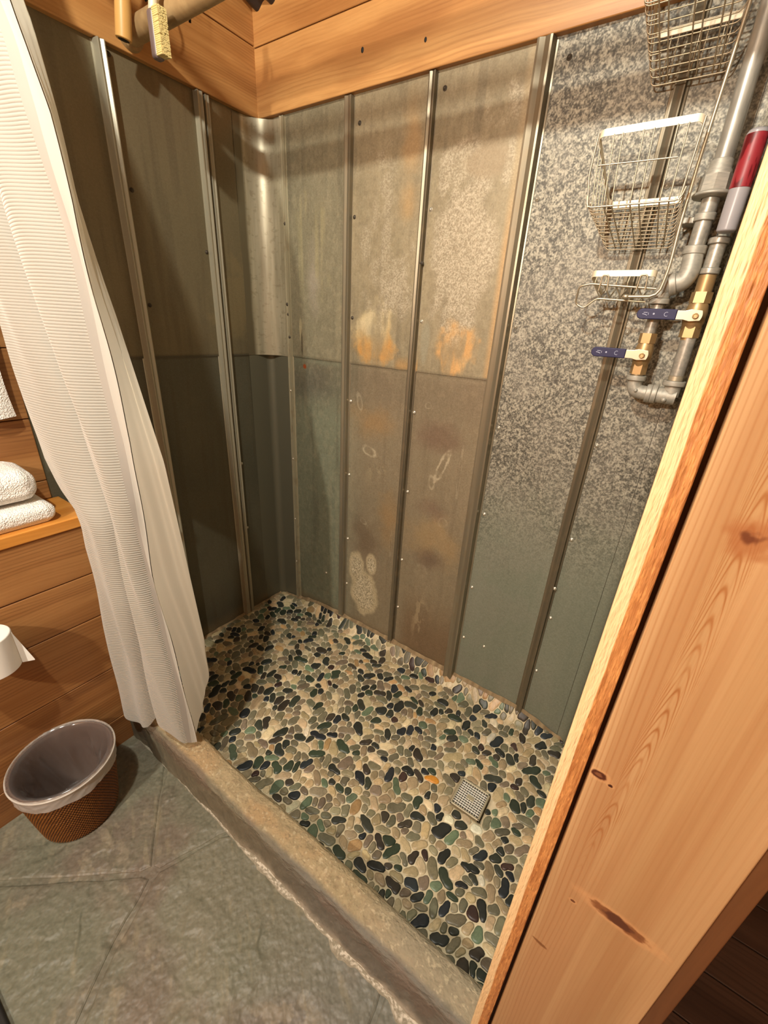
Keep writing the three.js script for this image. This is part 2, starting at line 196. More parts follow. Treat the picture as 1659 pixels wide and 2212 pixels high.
const ribTex = (a, b, s) => { const t = tex(512, 512, (u, v) => { const n = fbm(u * 180, v * 6, 4, s), q = fbmr(u * 120, v * 60, 3, s + 5); return mix3(mix3(a, b, n), [140, 124, 96], 0.35 * step(0.55, 0.75, q)); }); return t; };
M.ribDark = std({ map: ribTex([98, 90, 74], [132, 122, 100], 650), roughness: 0.36, metalness: 0.5 }); M.ribMid = std({ map: ribTex([116, 108, 90], [158, 148, 124], 660), roughness: 0.32, metalness: 0.5 }); M.ribPale = std({ map: ribTex([150, 142, 116], [186, 178, 150], 670), roughness: 0.4, metalness: 0.3 });
M.ribA = std({ color: 0xaaa48f, roughness: 0.4, metalness: 0.3 });
M.zinc = std({ color: 0xb9b3a2, roughness: 0.34, metalness: 0.75 });
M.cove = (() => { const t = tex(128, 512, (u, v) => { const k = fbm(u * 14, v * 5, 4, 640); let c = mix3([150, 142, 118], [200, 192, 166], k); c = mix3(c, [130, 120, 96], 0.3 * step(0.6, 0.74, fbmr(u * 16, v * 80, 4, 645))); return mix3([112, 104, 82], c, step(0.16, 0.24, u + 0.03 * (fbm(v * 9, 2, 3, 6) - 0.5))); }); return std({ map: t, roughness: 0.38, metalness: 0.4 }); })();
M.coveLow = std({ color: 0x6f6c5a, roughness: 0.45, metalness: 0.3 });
M.zincDull = std({ color: 0xa39c8c, roughness: 0.42, metalness: 0.6 });
M.pipe = (() => { const t = tex(256, 256, (u, v) => { const n = fbm(u * 18, v * 18, 4, 300); const k = mix3([150, 148, 138], [196, 190, 176], n); return k; }); return std({ map: t, roughness: 0.36, metalness: 0.45 }); })();
M.fitting = (() => { const t = tex(128, 128, (u, v) => mix3([150, 148, 138], [194, 188, 172], fbm(u * 12, v * 12, 4, 310))); return std({ map: t, roughness: 0.5, metalness: 0.3 }); })();
M.brass = std({ color: 0xb99a6c, roughness: 0.4, metalness: 0.6 });
M.steel = std({ color: 0xc9bfa6, roughness: 0.35, metalness: 0.65 });
M.black = std({ color: 0x15130f, roughness: 0.7 });
M.bluegrip = std({ color: 0x0c0c44, roughness: 0.5 });
M.print = std({ color: 0xb9bcd2, roughness: 0.6 });
M.wirem = std({ color: 0xc0b399, roughness: 0.36, metalness: 0.65 });
M.bandm = std({ color: 0xe6d9bb, roughness: 0.4, metalness: 0.25 });
M.grout = (() => { const t = tex(512, 512, (u, v) => { const n = fbm(u * 40, v * 40, 4, 400), m = fbm(u * 6, v * 6, 3, 404); return mix3(mix3([212, 198, 162], [234, 222, 190], n), [188, 168, 132], 0.45 * step(0.45, 0.7, m)); }); t.repeat.set(1.6, 1.6); return std({ map: t, roughness: 0.85 }); })();
M.mortar = (() => { const t = tex(512, 64, (u, v) => mix3([112, 92, 66], [176, 154, 116], fbm(u * 70, v * 6, 4, 401))); return std({ map: t, roughness: 0.9 }); })();
M.pebble = (() => { const t = tex(512, 512, (u, v) => { const n = fbm(u * 26, v * 7 , 4, 410), q = fbm(u * 90, v * 90, 2, 415); const k = 240 + 60 * (n - 0.5) + 40 * (q - 0.5); return [k, k, k]; }); t.repeat.set(3, 3); return std({ map: t, vertexColors: true, roughness: 0.42 }); })();
M.curb = (() => { const t = tex(1024, 512, (u, v) => { // u along x (1.52 m), v round the profile (0 front foot .. 1 back foot)
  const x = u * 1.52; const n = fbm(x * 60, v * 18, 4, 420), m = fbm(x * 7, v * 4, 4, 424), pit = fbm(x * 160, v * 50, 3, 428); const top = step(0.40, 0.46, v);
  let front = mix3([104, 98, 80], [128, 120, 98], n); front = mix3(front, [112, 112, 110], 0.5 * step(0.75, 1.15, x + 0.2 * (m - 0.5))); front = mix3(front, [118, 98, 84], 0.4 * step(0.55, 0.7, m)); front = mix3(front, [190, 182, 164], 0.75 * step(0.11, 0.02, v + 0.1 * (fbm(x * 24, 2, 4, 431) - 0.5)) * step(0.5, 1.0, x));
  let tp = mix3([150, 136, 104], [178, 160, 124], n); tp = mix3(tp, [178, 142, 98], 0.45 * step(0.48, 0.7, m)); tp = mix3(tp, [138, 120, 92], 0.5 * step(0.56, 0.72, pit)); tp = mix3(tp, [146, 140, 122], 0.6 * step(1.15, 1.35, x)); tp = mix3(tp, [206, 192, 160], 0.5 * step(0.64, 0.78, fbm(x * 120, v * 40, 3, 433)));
  return mix3(front, tp, top); }); const b = tex(1024, 512, (u, v) => fbm(u * 1.52 * 70, v * 22, 4, 428) * 0.7 + 0.3 * fbm(u * 1.52 * 240, v * 70, 2, 440), false); return std({ map: t, roughness: 0.8, bumpMap: b, bumpScale: 0.004 }); })();
// slate: uv in metres over x 0..2, z 0.8..2.8 (v = z - 0.8)
M.slate = (() => { const W = 2.0; const t = tex(1100, 1100, (u, v) => { const x = u * W, z = v * W; const a = fbm(x * 3.2, z * 3.2, 5, 500), b = fbm(x * 5 + 3, z * 5, 4, 507), s = fbm((x + z * 0.6) * 9, (z - x * 0.6) * 42, 4, 511), f = fbm(x * 160, z * 160, 3, 515);
  let c = mix3([106, 106, 90], [126, 123, 104], a); c = mix3(c, [110, 96, 84], 0.6 * step(0.45, 0.66, b)); c = mix3(c, [102, 107, 90], 0.4 * step(0.52, 0.7, fbm(x * 4 - 2, z * 4, 4, 521))); c = mix3(c, [122, 122, 116], 0.5 * step(0.95, 1.35, x)); c = mix3(c, [146, 138, 112], 0.4 * step(0.62, 0.78, s)); const g = (f - 0.5) * 22; 
  c = mix3(c, [150, 140, 118], 0.45 * step(0.62, 0.7, fbm(x * 22, z * 30, 4, 533)) * step(0.5, 0.6, b)); return [c[0] + g, c[1] + g, c[2] + g]; }, true);
  const bp = tex(1000, 1000, (u, v) => { const x = u * W, z = v * W; const lay = fbm(x * 4.2, z * 4.2, 4, 541) * 6; const terr = Math.floor(lay) + step(0.35, 0.65, lay - Math.floor(lay)); return clamp(0.12 * terr + 0.22 * fbm(x * 18, z * 18, 4, 545) + 0.12 * fbm(x * 90, z * 90, 3, 549)); }, false);
  t.repeat.set(0.5, 0.5); bp.repeat.set(0.5, 0.5); return std({ map: t, roughness: 0.5, bumpMap: bp, bumpScale: 0.026 }); })();
M.slateJoint = std({ color: 0x69634f, roughness: 0.85 });
M.lime = (() => { const t = tex(512, 64, (u, v) => mix3([138, 131, 112], [206, 199, 182], step(0.3, 0.75, fbmr(u * 50, v * 6, 5, 560)) * step(0, 0.45, 1 - v))); return std({ map: t, roughness: 0.9 }); })();
M.cloth = (() => { const b = tex(64, 256, (u, v) => { const p = Math.abs(Math.sin(v * Math.PI * 8)); return p * 0.8 + 0.2 * vn(u * 64, v * 256, 3); }, false); b.repeat.set(20, 20); return phy({ color: 0xcdcbc0, roughness: 1, transmission: 0.45, thickness: 0, bumpMap: b, bumpScale: 0.0014, side: THREE.DoubleSide }); })();
M.clothPlain = phy({ color: 0xd6d4ca, transmission: 0.4, thickness: 0, roughness: 1, side: THREE.DoubleSide });
M.clothBand = std({ color: 0xa09b92, roughness: 0.85, side: THREE.DoubleSide });
M.liner = phy({ color: 0xe4dfcb, transmission: 0.6, thickness: 0, roughness: 1, side: THREE.DoubleSide });
M.terry = (() => { const b = tex(256, 256, (u, v) => fbm(u * 60, v * 60, 3, 600), false); b.repeat.set(8, 8); return std({ color: 0xf4f0e8, roughness: 1, bumpMap: b, bumpScale: 0.004 }); })();
M.paper = std({ color: 0xf2efe6, roughness: 0.9, side: THREE.DoubleSide });
M.weave = (() => { const f = (u, v) => { const rows = 34, cols = 84; const r = v * rows, row = Math.floor(r), c = u * cols + (row % 2) * 0.5; return Math.pow(Math.abs(Math.sin(c * Math.PI)), 0.6) * Math.pow(Math.abs(Math.sin(r * Math.PI)), 0.6); }; const t = tex(1024, 512, (u, v) => { const h = f(u, v), n = fbm(u * 60, v * 30, 3, 610); return mix3([46, 22, 6], mix3([112, 66, 20], [146, 94, 36], n), 0.2 + 0.8 * h); }); return std({ map: t, roughness: 0.4 }); })();
M.drainDark = std({ color: 0x57534a, roughness: 0.6, metalness: 0.3 }); M.drainBar = std({ color: 0xe4e0d4, roughness: 0.3, metalness: 0.4 });
M.basketInner = std({ color: 0x4a2f18, roughness: 0.7 });
M.bag = phy({ color: 0xffffff, transmission: 0.94, thickness: 0, roughness: 0.14, ior: 1.45, side: THREE.DoubleSide });
M.bagFold = phy({ color: 0xf2eee6, transmission: 0.55, thickness: 0, roughness: 0.25, ior: 1.45, side: THREE.DoubleSide });
M.roof = std({ color: 0x3a322e, roughness: 0.5, metalness: 0.3 });
M.pole = (() => { const t = tex(512, 128, (u, v) => { const n = fbm(u * 30, v * 8, 4, 620); return mix3([150, 122, 84], [184, 156, 112], n); }); return std({ map: t, roughness: 0.5 }); })();
M.handleWood = std({ color: 0xd9a860, roughness: 0.4 });
M.brushBack = std({ color: 0x6a5a56, roughness: 0.35 });
M.bristle = (() => { const t = tex(64, 256, (u, v) => { const k = Math.abs(Math.sin(v * Math.PI * 16 + u * 1.5)); return mix3([176, 150, 84], [232, 214, 150], k); }); return std({ map: t, roughness: 0.8 }); })();
M.glow = std({ color: 0xfff1d8, emissive: new THREE.Color().setRGB(1, 0.85, 0.62), emissiveIntensity: 3 });
M.enamel = std({ color: 0x6b5b48, roughness: 0.5, metalness: 0.3 });

// ------------------------------------------------------------------ setting: floor of the room
const YR = -0.05;
{
  const f = struct('floor'); { const bed = boxGeo([-0.1, 1.9, -0.3, YR - 0.0055, 0.86, 2.75], 0), p = bed.attributes.position, q = bed.attributes.uv; for (let i = 0; i < p.count; i++) q.setXY(i, p.getX(i), p.getZ(i) - 0.8); obj('grout_bed', bed, M.slate, f); }
  const stones = [ // outlines in x,z between the recessed joints
    [[0.1, 0.9], [0.375, 0.9], [0.485, 0.99], [0.638, 1.098], [0.628, 1.118], [0.356, 1.342], [0.1, 1.5]],
    [[0.393, 0.9], [0.745, 0.9], [0.722, 0.935], [0.662, 1.083], [0.648, 1.088], [0.5, 0.985]],
    [[0.772, 0.9], [1.3, 0.9], [1.36, 1.3], [1.15, 1.75], [0.95, 1.72], [0.815, 1.34], [0.742, 1.235], [0.682, 1.115], [0.676, 1.09], [0.738, 0.94]],
    [[0.645, 1.128], [0.664, 1.12], [0.722, 1.24], [0.79, 1.345], [0.925, 1.72], [0.6, 2.0], [0.1, 1.9], [0.1, 1.525], [0.365, 1.358]],
    [[1.32, 0.9], [1.85, 0.9], [1.85, 1.5], [1.38, 1.3]], [[1.375, 1.318], [1.85, 1.52], [1.85, 2.1], [1.17, 1.76]],
    [[0.1, 1.92], [0.6, 2.02], [0.94, 1.74], [1.15, 1.77], [1.85, 2.12], [1.85, 2.7], [0.1, 2.7]]];
  const r = rng(8);
  for (const s of stones) {
    const pts = []; for (let i = 0; i < s.length; i++) { const a = s[i], b = s[(i + 1) % s.length], n = Math.max(1, Math.round(Math.hypot(b[0] - a[0], b[1] - a[1]) / 0.05)); for (let k = 0; k < n; k++) { const t = k / n, j = k ? 0.005 : 0; pts.push(new THREE.Vector2(mix(a[0], b[0], t) + (r() - 0.5) * j, -(mix(a[1], b[1], t) + (r() - 0.5) * j))); } }
    const g = new THREE.ExtrudeGeometry(new THREE.Shape(pts), { depth: 0.02, bevelEnabled: true, bevelThickness: 0.006, bevelSize: 0.011, bevelOffset: -0.007, bevelSegments: 3 });
    g.rotateX(-Math.PI / 2); g.translate(0, YR - 0.027, 0); const p = g.attributes.position, uv = g.attributes.uv; for (let i = 0; i < p.count; i++) uv.setXY(i, p.getX(i), p.getZ(i) - 0.8); obj('flagstone', g, M.slate, f);
  }
  // pale lime line along the foot of the kerb
  obj('lime_deposit', gridGeo(160, 6, (u, v) => { const x = mix(0.24, 1.5, u), w = 0.002 + 0.006 * fbm(x * 55, 5, 3, 22) + 0.036 * step(0.62, 1.15, x) * Math.pow(fbm(x * 16, 3, 5, 21), 1.6); const t = v * 1.25; return [x, YR - 0.0004 + 0.006 * (1 - t) * (0.3 + fbm(x * 40, v * 3, 3, 24)) * step(0.4, 1.0, x), 0.911 + t * w, u * 4, v]; }), M.lime, f);
}
// right-hand side room, dark boards
{
  const f = struct('floor_2'); for (let i = 0; i < 9; i++) board(f, 'floorboard', [1.69, 3.0, YR - 0.03, YR, -0.2 + i * 0.125, -0.2 + i * 0.125 + 0.122], M.darkfloor, 'x', 0.002);
  const g = struct('floor_3'); obj('slab', boxGeo([1.87, 3.0, -0.3, YR, 0.93, 2.75], 0), M.darkfloor, g);
}

// ------------------------------------------------------------------ shower floor: pebbles in grout
const floorY = (x, z) => { const d = Math.hypot(x - 1.3, z - 0.41); let y = -0.02 * step(0.9, 0.05, d); y += 0.045 * Math.pow(step(0.06, 0, z), 1.3) * step(0.02, 0.3, x) * step(1.5, 1.3, x); y += 0.012 * Math.pow(step(0.05, 0, 0.83 - z), 1.3); return y; };
{
  const f = struct('shower_floor');
  obj('grout_bed', gridGeo(150, 84, (u, v) => { const x = mix(-0.005, 1.51, u), z = mix(-0.005, 0.84, v); const hole = Math.abs(x - 1.3) < 0.05 && Math.abs(z - 0.406) < 0.05; return [x, floorY(x, z) - 0.0025 + 0.0015 * (fbm(x * 80, z * 80, 2, 3) - 0.5) - (hole ? 0.03 : 0), z, x, z]; }), M.grout, f);
  obj('mortar_fillet', gridGeo(160, 5, (u, v) => { const x = mix(0.03, 1.5, u), n = 0.5 + fbm(x * 30, 2, 3, 71); return [x, floorY(x, 0.0) - 0.002 + 0.011 * n * (1 - v), 0.003 + 0.012 * n * v, x, v * 0.05]; }), M.mortar, f);
  obj('mortar_fillet', gridGeo(90, 5, (u, v) => { const z = mix(0.02, 0.84, u), n = 0.5 + fbm(z * 30, 6, 3, 72); return [0.002 + 0.012 * n * v, floorY(0.02, z) - 0.002 + 0.01 * n * (1 - v), z, z, v * 0.05]; }), M.mortar, f);
  const X1 = 1.505, Z1 = 0.828, N = 1330, r = rng(20240), S = [];
  const cs = Math.sqrt(X1 * Z1 / N); let tries = 0;
  while (S.length < N && tries++ < 200000) { const x = r() * X1, z = r() * Z1; const sc = 0.82 + 0.36 * fbm(x * 5, z * 5, 2, 12); let ok = true; for (const q of S) if ((q.x - x) ** 2 + (q.z - z) ** 2 < (cs * 0.68 * sc) ** 2) { ok = false; break; } if (ok) S.push({ x, z, a: r() * Math.PI, e: 1.1 + 1.6 * Math.pow(r(), 0.9), s: 0.72 + 0.6 * r() * r() + 0.1 * r() }); }
  const near = () => { const G = new Map(), c = 0.06; S.forEach((q, i) => { const k = Math.floor(q.x / c) * 1000 + Math.floor(q.z / c); if (!G.has(k)) G.set(k, []); G.get(k).push(i); }); return (x, z) => { const out = []; const a = Math.floor(x / c), b = Math.floor(z / c); for (let i = -1; i <= 1; i++) for (let j = -1; j <= 1; j++) { const l = G.get((a + i) * 1000 + b + j); if (l) out.push(...l); } return out; }; };
  const dist = (q, x, z) => { const dx = x - q.x, dz = z - q.z, c = Math.cos(q.a), s = Math.sin(q.a); const p = (dx * c + dz * s) / q.e, t = -dx * s + dz * c; return Math.sqrt(p * p + t * t * 1.0) / q.s; };
  for (let it = 0; it < 5; it++) { const nb = near(), acc = S.map(() => [0, 0, 0]); const st = 0.005; for (let z = st / 2; z < Z1; z += st) for (let x = st / 2; x < X1; x += st) { let b = -1, bd = 1e9; for (const i of nb(x, z)) { const d = dist(S[i], x, z); if (d < bd) { bd = d; b = i; } } if (b >= 0) { acc[b][0] += x; acc[b][1] += z; acc[b][2]++; } } S.forEach((q, i) => { if (acc[i][2]) { q.x = acc[i][0] / acc[i][2]; q.z = acc[i][1] / acc[i][2]; } }); }
  const nb = near(), RAY = 20;
  const drainOut = (x, z) => Math.max(Math.abs(x - 1.3), Math.abs(z - 0.406)) > 0.054;
  const pal = [[[48, 52, 47], 9], [[60, 64, 54], 9], [[44, 50, 54], 8], [[68, 62, 52], 7], [[58, 70, 54], 6], [[72, 54, 48], 3], [[126, 122, 98], 12], [[142, 134, 106], 13], [[118, 116, 94], 10], [[152, 144, 116], 10], [[112, 130, 102], 5], [[134, 121, 100], 9], [[182, 164, 126], 10], [[198, 178, 140], 9], [[172, 154, 120], 9], [[210, 184, 140], 6], [[222, 204, 164], 6], [[198, 162, 112], 4], [[240, 230, 196], 1.5]];
  const tot = pal.reduce((a, p) => a + p[1], 0); const special = [[1.163, 0.436, [206, 142, 52]], [1.423, 0.605, [255, 246, 222]], [1.37, 0.475, [255, 250, 226]], [1.28, 0.16, [255, 246, 222]], [1.37, 0.64, [40, 42, 42]]];
  for (const sp of special) { let b = 1e9; S.forEach((q, i) => { const d = Math.hypot(q.x - sp[0], q.z - sp[1]); if (d < b) { b = d; sp.i = i; } }); }
  const made = []; const q4 = camera.quaternion.clone().invert();
  S.forEach((q, i) => {
    if (!drainOut(q.x, q.z)) return; const rad = [];
    const c = nb(q.x, q.z);
    for (let k = 0; k < RAY; k++) { const th = k / RAY * 6.2832, ux = Math.cos(th), uz = Math.sin(th); let lo = 0.002, hi = 0.05; for (let b = 0; b < 9; b++) { const m = (lo + hi) / 2, x = q.x + ux * m, z = q.z + uz * m; let inside = x > 0.003 && x < X1 && z > 0.004 && z < Z1 && drainOut(x, z); if (inside) { const d0 = dist(q, x, z); for (const j of c) if (j !== i && dist(S[j], x, z) < d0) { inside = false; break; } } if (inside) lo = m; else hi = m; } rad.push(lo); }
    let R = rad.map((v) => Math.max(0.003, v - 0.0008 - 0.0008 * r())); for (let it = 0; it < 1; it++) R = R.map((v, k) => 0.5 * v + 0.25 * (R[(k + 1) % RAY] + R[(k + RAY - 1) % RAY]));
    const avg = R.reduce((a, b) => a + b) / RAY; if (avg < 0.0055) return; const mean = avg; R = R.map((v) => Math.min(v, mean * 2.1) - 0.0004);
    let pick = r() * tot, col = pal[0][0]; for (const p of pal) { pick -= p[1]; if (pick <= 0) { col = p[0]; break; } } if (r() < 0.22) col = pal[6 + Math.floor(r() * 11)][0]; if (avg > 0.017 && r() < 0.3) col = pal[Math.floor(r() * 5)][0];
    for (const s of special) if (s.i === i) col = s[2];
    const j = 0.86 + 0.28 * r(), C = new THREE.Color(`rgb(${Math.min(255, col[0] * j) | 0},${Math.min(255, col[1] * j * (0.98 + 0.04 * r())) | 0},${Math.min(255, col[2] * j) | 0})`);
    const hgt = 0.0012 + 0.0016 * r(), pos = [], nrm = [], cc = [], uv = [], idx = []; const tx = (r() - 0.5) * 0.06, tz = (r() - 0.5) * 0.06;
    const rings = [[0, 1], [0.62, 0.93], [0.88, 0.6], [1, -0.9]];
    rings.forEach(([f2, hh], ri) => { for (let k = 0; k < (ri ? RAY : 1); k++) { const th = k / RAY * 6.2832, rr = R[k] * f2, x = q.x + Math.cos(th) * rr, z = q.z + Math.sin(th) * rr; pos.push(x, floorY(x, z) + hgt * hh + (x - q.x) * tx + (z - q.z) * tz, z); cc.push(C.r, C.g, C.b); const ca = Math.cos(q.a), sa = Math.sin(q.a); uv.push((x * ca + z * sa) , (-x * sa + z * ca) * 2.2); } });
    for (let k = 0; k < RAY; k++) idx.push(0, 1 + (k + 1) % RAY, 1 + k); for (let ri = 1; ri < 3; ri++) { const a = 1 + (ri - 1) * RAY, b = 1 + ri * RAY; for (let k = 0; k < RAY; k++) { const n = (k + 1) % RAY; idx.push(a + k, b + n, b + k, a + k, a + n, b + n); } }
    const g = new THREE.BufferGeometry(); g.setAttribute('position', new THREE.Float32BufferAttribute(pos, 3)); g.setAttribute('color', new THREE.Float32BufferAttribute(cc, 3)); g.setAttribute('uv', new THREE.Float32BufferAttribute(uv, 2)); g.setIndex(idx); g.computeVertexNormals();
    const w = V(q.x, 0, q.z).sub(camera.position), cam = w.clone().applyQuaternion(q4), d3 = -cam.z; const sx = cam.x / d3 * 904 + 830, sy = -cam.y / d3 * 904 + 1106; const hid = sx > 1225 - (sy - 1589) * 0.327 || sy > 1641 + (sx - 500) * 0.881 || sx < 440 + Math.max(0, (1575 - sy) * 0.1); made.push({ g, size: hid ? 0 : avg * avg * Math.abs(w.y) / (d3 * d3 * d3) });
  });
  made.sort((a, b) => b.size - a.size);
  made.slice(0, 300).forEach((m) => obj('pebble', m.g, M.pebble, f)); const rest = obj('pebble_field', made.slice(300).map((m) => m.g), M.pebble, f); rest.userData.kind = 'stuff';
}
// ------------------------------------------------------------------ kerb of the shower
{
  const f = struct('shower_kerb'); const prof = [[0.916, -0.06], [0.914, -0.02], [0.913, 0.04], [0.9135, 0.075], [0.911, 0.092], [0.903, 0.1005], [0.88, 0.104], [0.855, 0.105], [0.838, 0.1025], [0.829, 0.095], [0.825, 0.07], [0.823, 0.02], [0.822, -0.03]];
  const at = (t) => { const k = t * (prof.length - 1), i = Math.min(prof.length - 2, Math.floor(k)), q = k - i; return [mix(prof[i][0], prof[i + 1][0], q), mix(prof[i][1], prof[i + 1][1], q)]; };
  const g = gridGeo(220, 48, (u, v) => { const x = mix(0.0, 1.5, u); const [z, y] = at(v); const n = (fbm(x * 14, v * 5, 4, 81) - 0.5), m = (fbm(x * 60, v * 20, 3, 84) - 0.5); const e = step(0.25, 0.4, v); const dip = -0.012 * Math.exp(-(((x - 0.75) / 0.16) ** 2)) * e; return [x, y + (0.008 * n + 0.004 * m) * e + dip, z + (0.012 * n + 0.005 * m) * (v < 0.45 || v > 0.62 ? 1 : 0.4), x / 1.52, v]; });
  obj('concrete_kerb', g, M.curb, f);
}
// ------------------------------------------------------------------ back wall (metal, frieze)
const ribsB = [[0.112, 0.134, 0.01], [0.405, 0.437, 0.015], [0.702, 0.726, 0.016], [0.994, 1.038, 0.025], [1.309, 1.333, 0.016]];
function ribGeo(a, b, h, y0, y1, axis, at = 0, fl = 0.2) { // trapezoid rib with a small bead at each foot, standing h proud
  const w = b - a, f = w * fl, s = [[a - 0.006, 0.0005], [a - 0.004, 0.002], [a, 0.0025], [a + f, h], [a + f + w * 0.12, h * 1.02], [a + w * 0.5, h * 0.86], [b - f - w * 0.12, h * 1.02], [b - f, h], [b, 0.0025], [b + 0.004, 0.002], [b + 0.006, 0.0005]];
  const pos = [], uv = [], idx = []; const rows = 24; const put = (p, q, y) => { if (axis === 'x') { pos.push(p, y, at + q); uv.push(p / BW, y / BH); } else { pos.push(at + q, y, p); uv.push(p / AW, y / BH); } };
  for (let k = 0; k < s.length - 1; k++) for (let j = 0; j < rows; j++) { const ya = mix(y0, y1, j / rows), yb = mix(y0, y1, (j + 1) / rows), b0 = pos.length / 3; const wv = (y) => 0.0012 * (vn(y * 6, a * 31, 3) - 0.5); put(s[k][0] + wv(ya), s[k][1], ya); put(s[k + 1][0] + wv(ya), s[k + 1][1], ya); put(s[k + 1][0] + wv(yb), s[k + 1][1], yb); put(s[k][0] + wv(yb), s[k][1], yb); if (axis === 'x') idx.push(b0, b0 + 1, b0 + 2, b0, b0 + 2, b0 + 3); else idx.push(b0, b0 + 2, b0 + 1, b0, b0 + 3, b0 + 2); }
  const g = new THREE.BufferGeometry(); g.setAttribute('position', new THREE.Float32BufferAttribute(pos, 3)); g.setAttribute('uv', new THREE.Float32BufferAttribute(uv, 2)); g.setIndex(idx); g.computeVertexNormals(); return g;
}
const screwG = new THREE.LatheGeometry([[0, 0.0048], [0.0022, 0.0044], [0.0036, 0.0026], [0.0042, 0.0016], [0.0062, 0.0008], [0.0064, 0]].map(([x, y]) => new THREE.Vector2(x, y)), 12);
M.screw = std({ color: 0xcfc6b2, roughness: 0.35, metalness: 0.6 }); M.screwDark = std({ color: 0x4a4236, roughness: 0.6, metalness: 0.3 });
function screw(parent, p, axis, dark) { const m = new THREE.Mesh(screwG, dark ? M.screwDark : M.screw); m.name = numbered('screw'); m.castShadow = m.receiveShadow = true; m.position.set(...p); if (axis === 'x') m.rotation.z = -Math.PI / 2; else m.rotation.x = Math.PI / 2; parent.add(m); }
{
  const w = struct('wall_back'); obj('wall_core', boxGeo([-0.14, 1.7, -0.3, 3.0, -0.16, -0.006], 0), M.core, w);
  const panel = (x0, x1, y0, y1, z, nx = 10) => obj('metal_panel', (() => { const a = gridGeo(nx, 40, (u, v) => { const x = mix(x0, x1, u), y = mix(y0, y1, v); return [x, y, z + 0.0018 * (fbm(x * 7, y * 4, 3, 91) - 0.5) * Math.sin(u * Math.PI), x / BW, y / BH]; }); return a; })(), M.metalB, w);
  const L = [[0.118, 0.422], [0.422, 0.714], [0.714, 1.018]];
  for (const [a, b] of L) { panel(a, b, -0.03, 1.24, 0.0); panel(a, b, 1.226, 2.03, 0.0022); }
  panel(1.018, 1.322, -0.03, 2.03, 0.0012); panel(1.322, 1.47, -0.03, 2.03, 0.0008);
  ribsB.forEach(([a, b, h], i) => obj('rib', ribGeo(a, b, h, -0.01, 1.998, 'x', 0, 0.09), [M.ribPale, M.ribMid, M.ribDark, M.ribMid, M.ribDark][i], w));
  // rounded inside corner, and the return to the right wall
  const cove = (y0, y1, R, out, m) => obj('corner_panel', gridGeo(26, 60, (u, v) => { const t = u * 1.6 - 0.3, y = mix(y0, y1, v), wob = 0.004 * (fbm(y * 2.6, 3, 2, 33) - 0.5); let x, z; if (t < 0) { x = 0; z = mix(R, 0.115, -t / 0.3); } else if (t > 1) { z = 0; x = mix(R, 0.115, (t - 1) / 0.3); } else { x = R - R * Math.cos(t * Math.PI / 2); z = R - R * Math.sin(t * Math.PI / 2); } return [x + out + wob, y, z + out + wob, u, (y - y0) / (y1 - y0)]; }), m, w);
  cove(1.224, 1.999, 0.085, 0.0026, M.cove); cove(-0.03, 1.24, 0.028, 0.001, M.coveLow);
  obj('corner_panel', gridGeo(14, 30, (u, v) => { const t = u * Math.PI / 2, R = 0.034, y = mix(-0.03, 1.999, v); return [1.471 + R * Math.sin(t), y, R - R * Math.cos(t) + 0.001, (1.46 + 0.05 * u) / BW, y / BH]; }), M.metalB, w);
  const ys = [0.238, 0.478, 0.783, 1.087, 1.384, 1.689]; for (const y of ys) { screw(w, [0.447, y, 0.0022], 'z', y > 1.2); screw(w, [0.737, y, 0.0022], 'z'); screw(w, [1.053, y, 0.0022], 'z'); screw(w, [0.123, y, 0.008], 'z', y > 1.2); screw(w, [1.345, y, 0.002], 'z'); }
  for (const p of [[0.725, 1.549, 0.014, 1], [1.073, 1.958, 0.002, 1], [0.75, 1.96, 0.003, 1], [0.46, 1.93, 0.003, 1], [0.317, 0.243, 0.001, 0], [1.14, 0.238, 0.002, 0], [1.335, 0.6, 0.012, 0], [0.113, 0.851, 0.003, 0], [0.12, 1.42, 0.009, 1], [0.128, 1.3, 0.009, 1]]) screw(w, p.slice(0, 3), 'z', p[3]);
  board(w, 'frieze_board', [0.012, 1.62, 2.0, 2.181, -0.006, 0.02], M.frieze, 'x', 0.003); board(w, 'frieze_board', [0.012, 1.62, 2.184, 2.36, -0.006, 0.0195], M.frieze, 'x', 0.003);
  for (const [x, y, rr] of [[0.477, 2.085, 0.0055], [0.688, 2.062, 0.0045]]) { const g = new THREE.SphereGeometry(rr, 12, 8); g.scale(0.9, 1.25, 0.25); g.translate(x, y, 0.0203); obj('knot', g, M.black, w); }
}
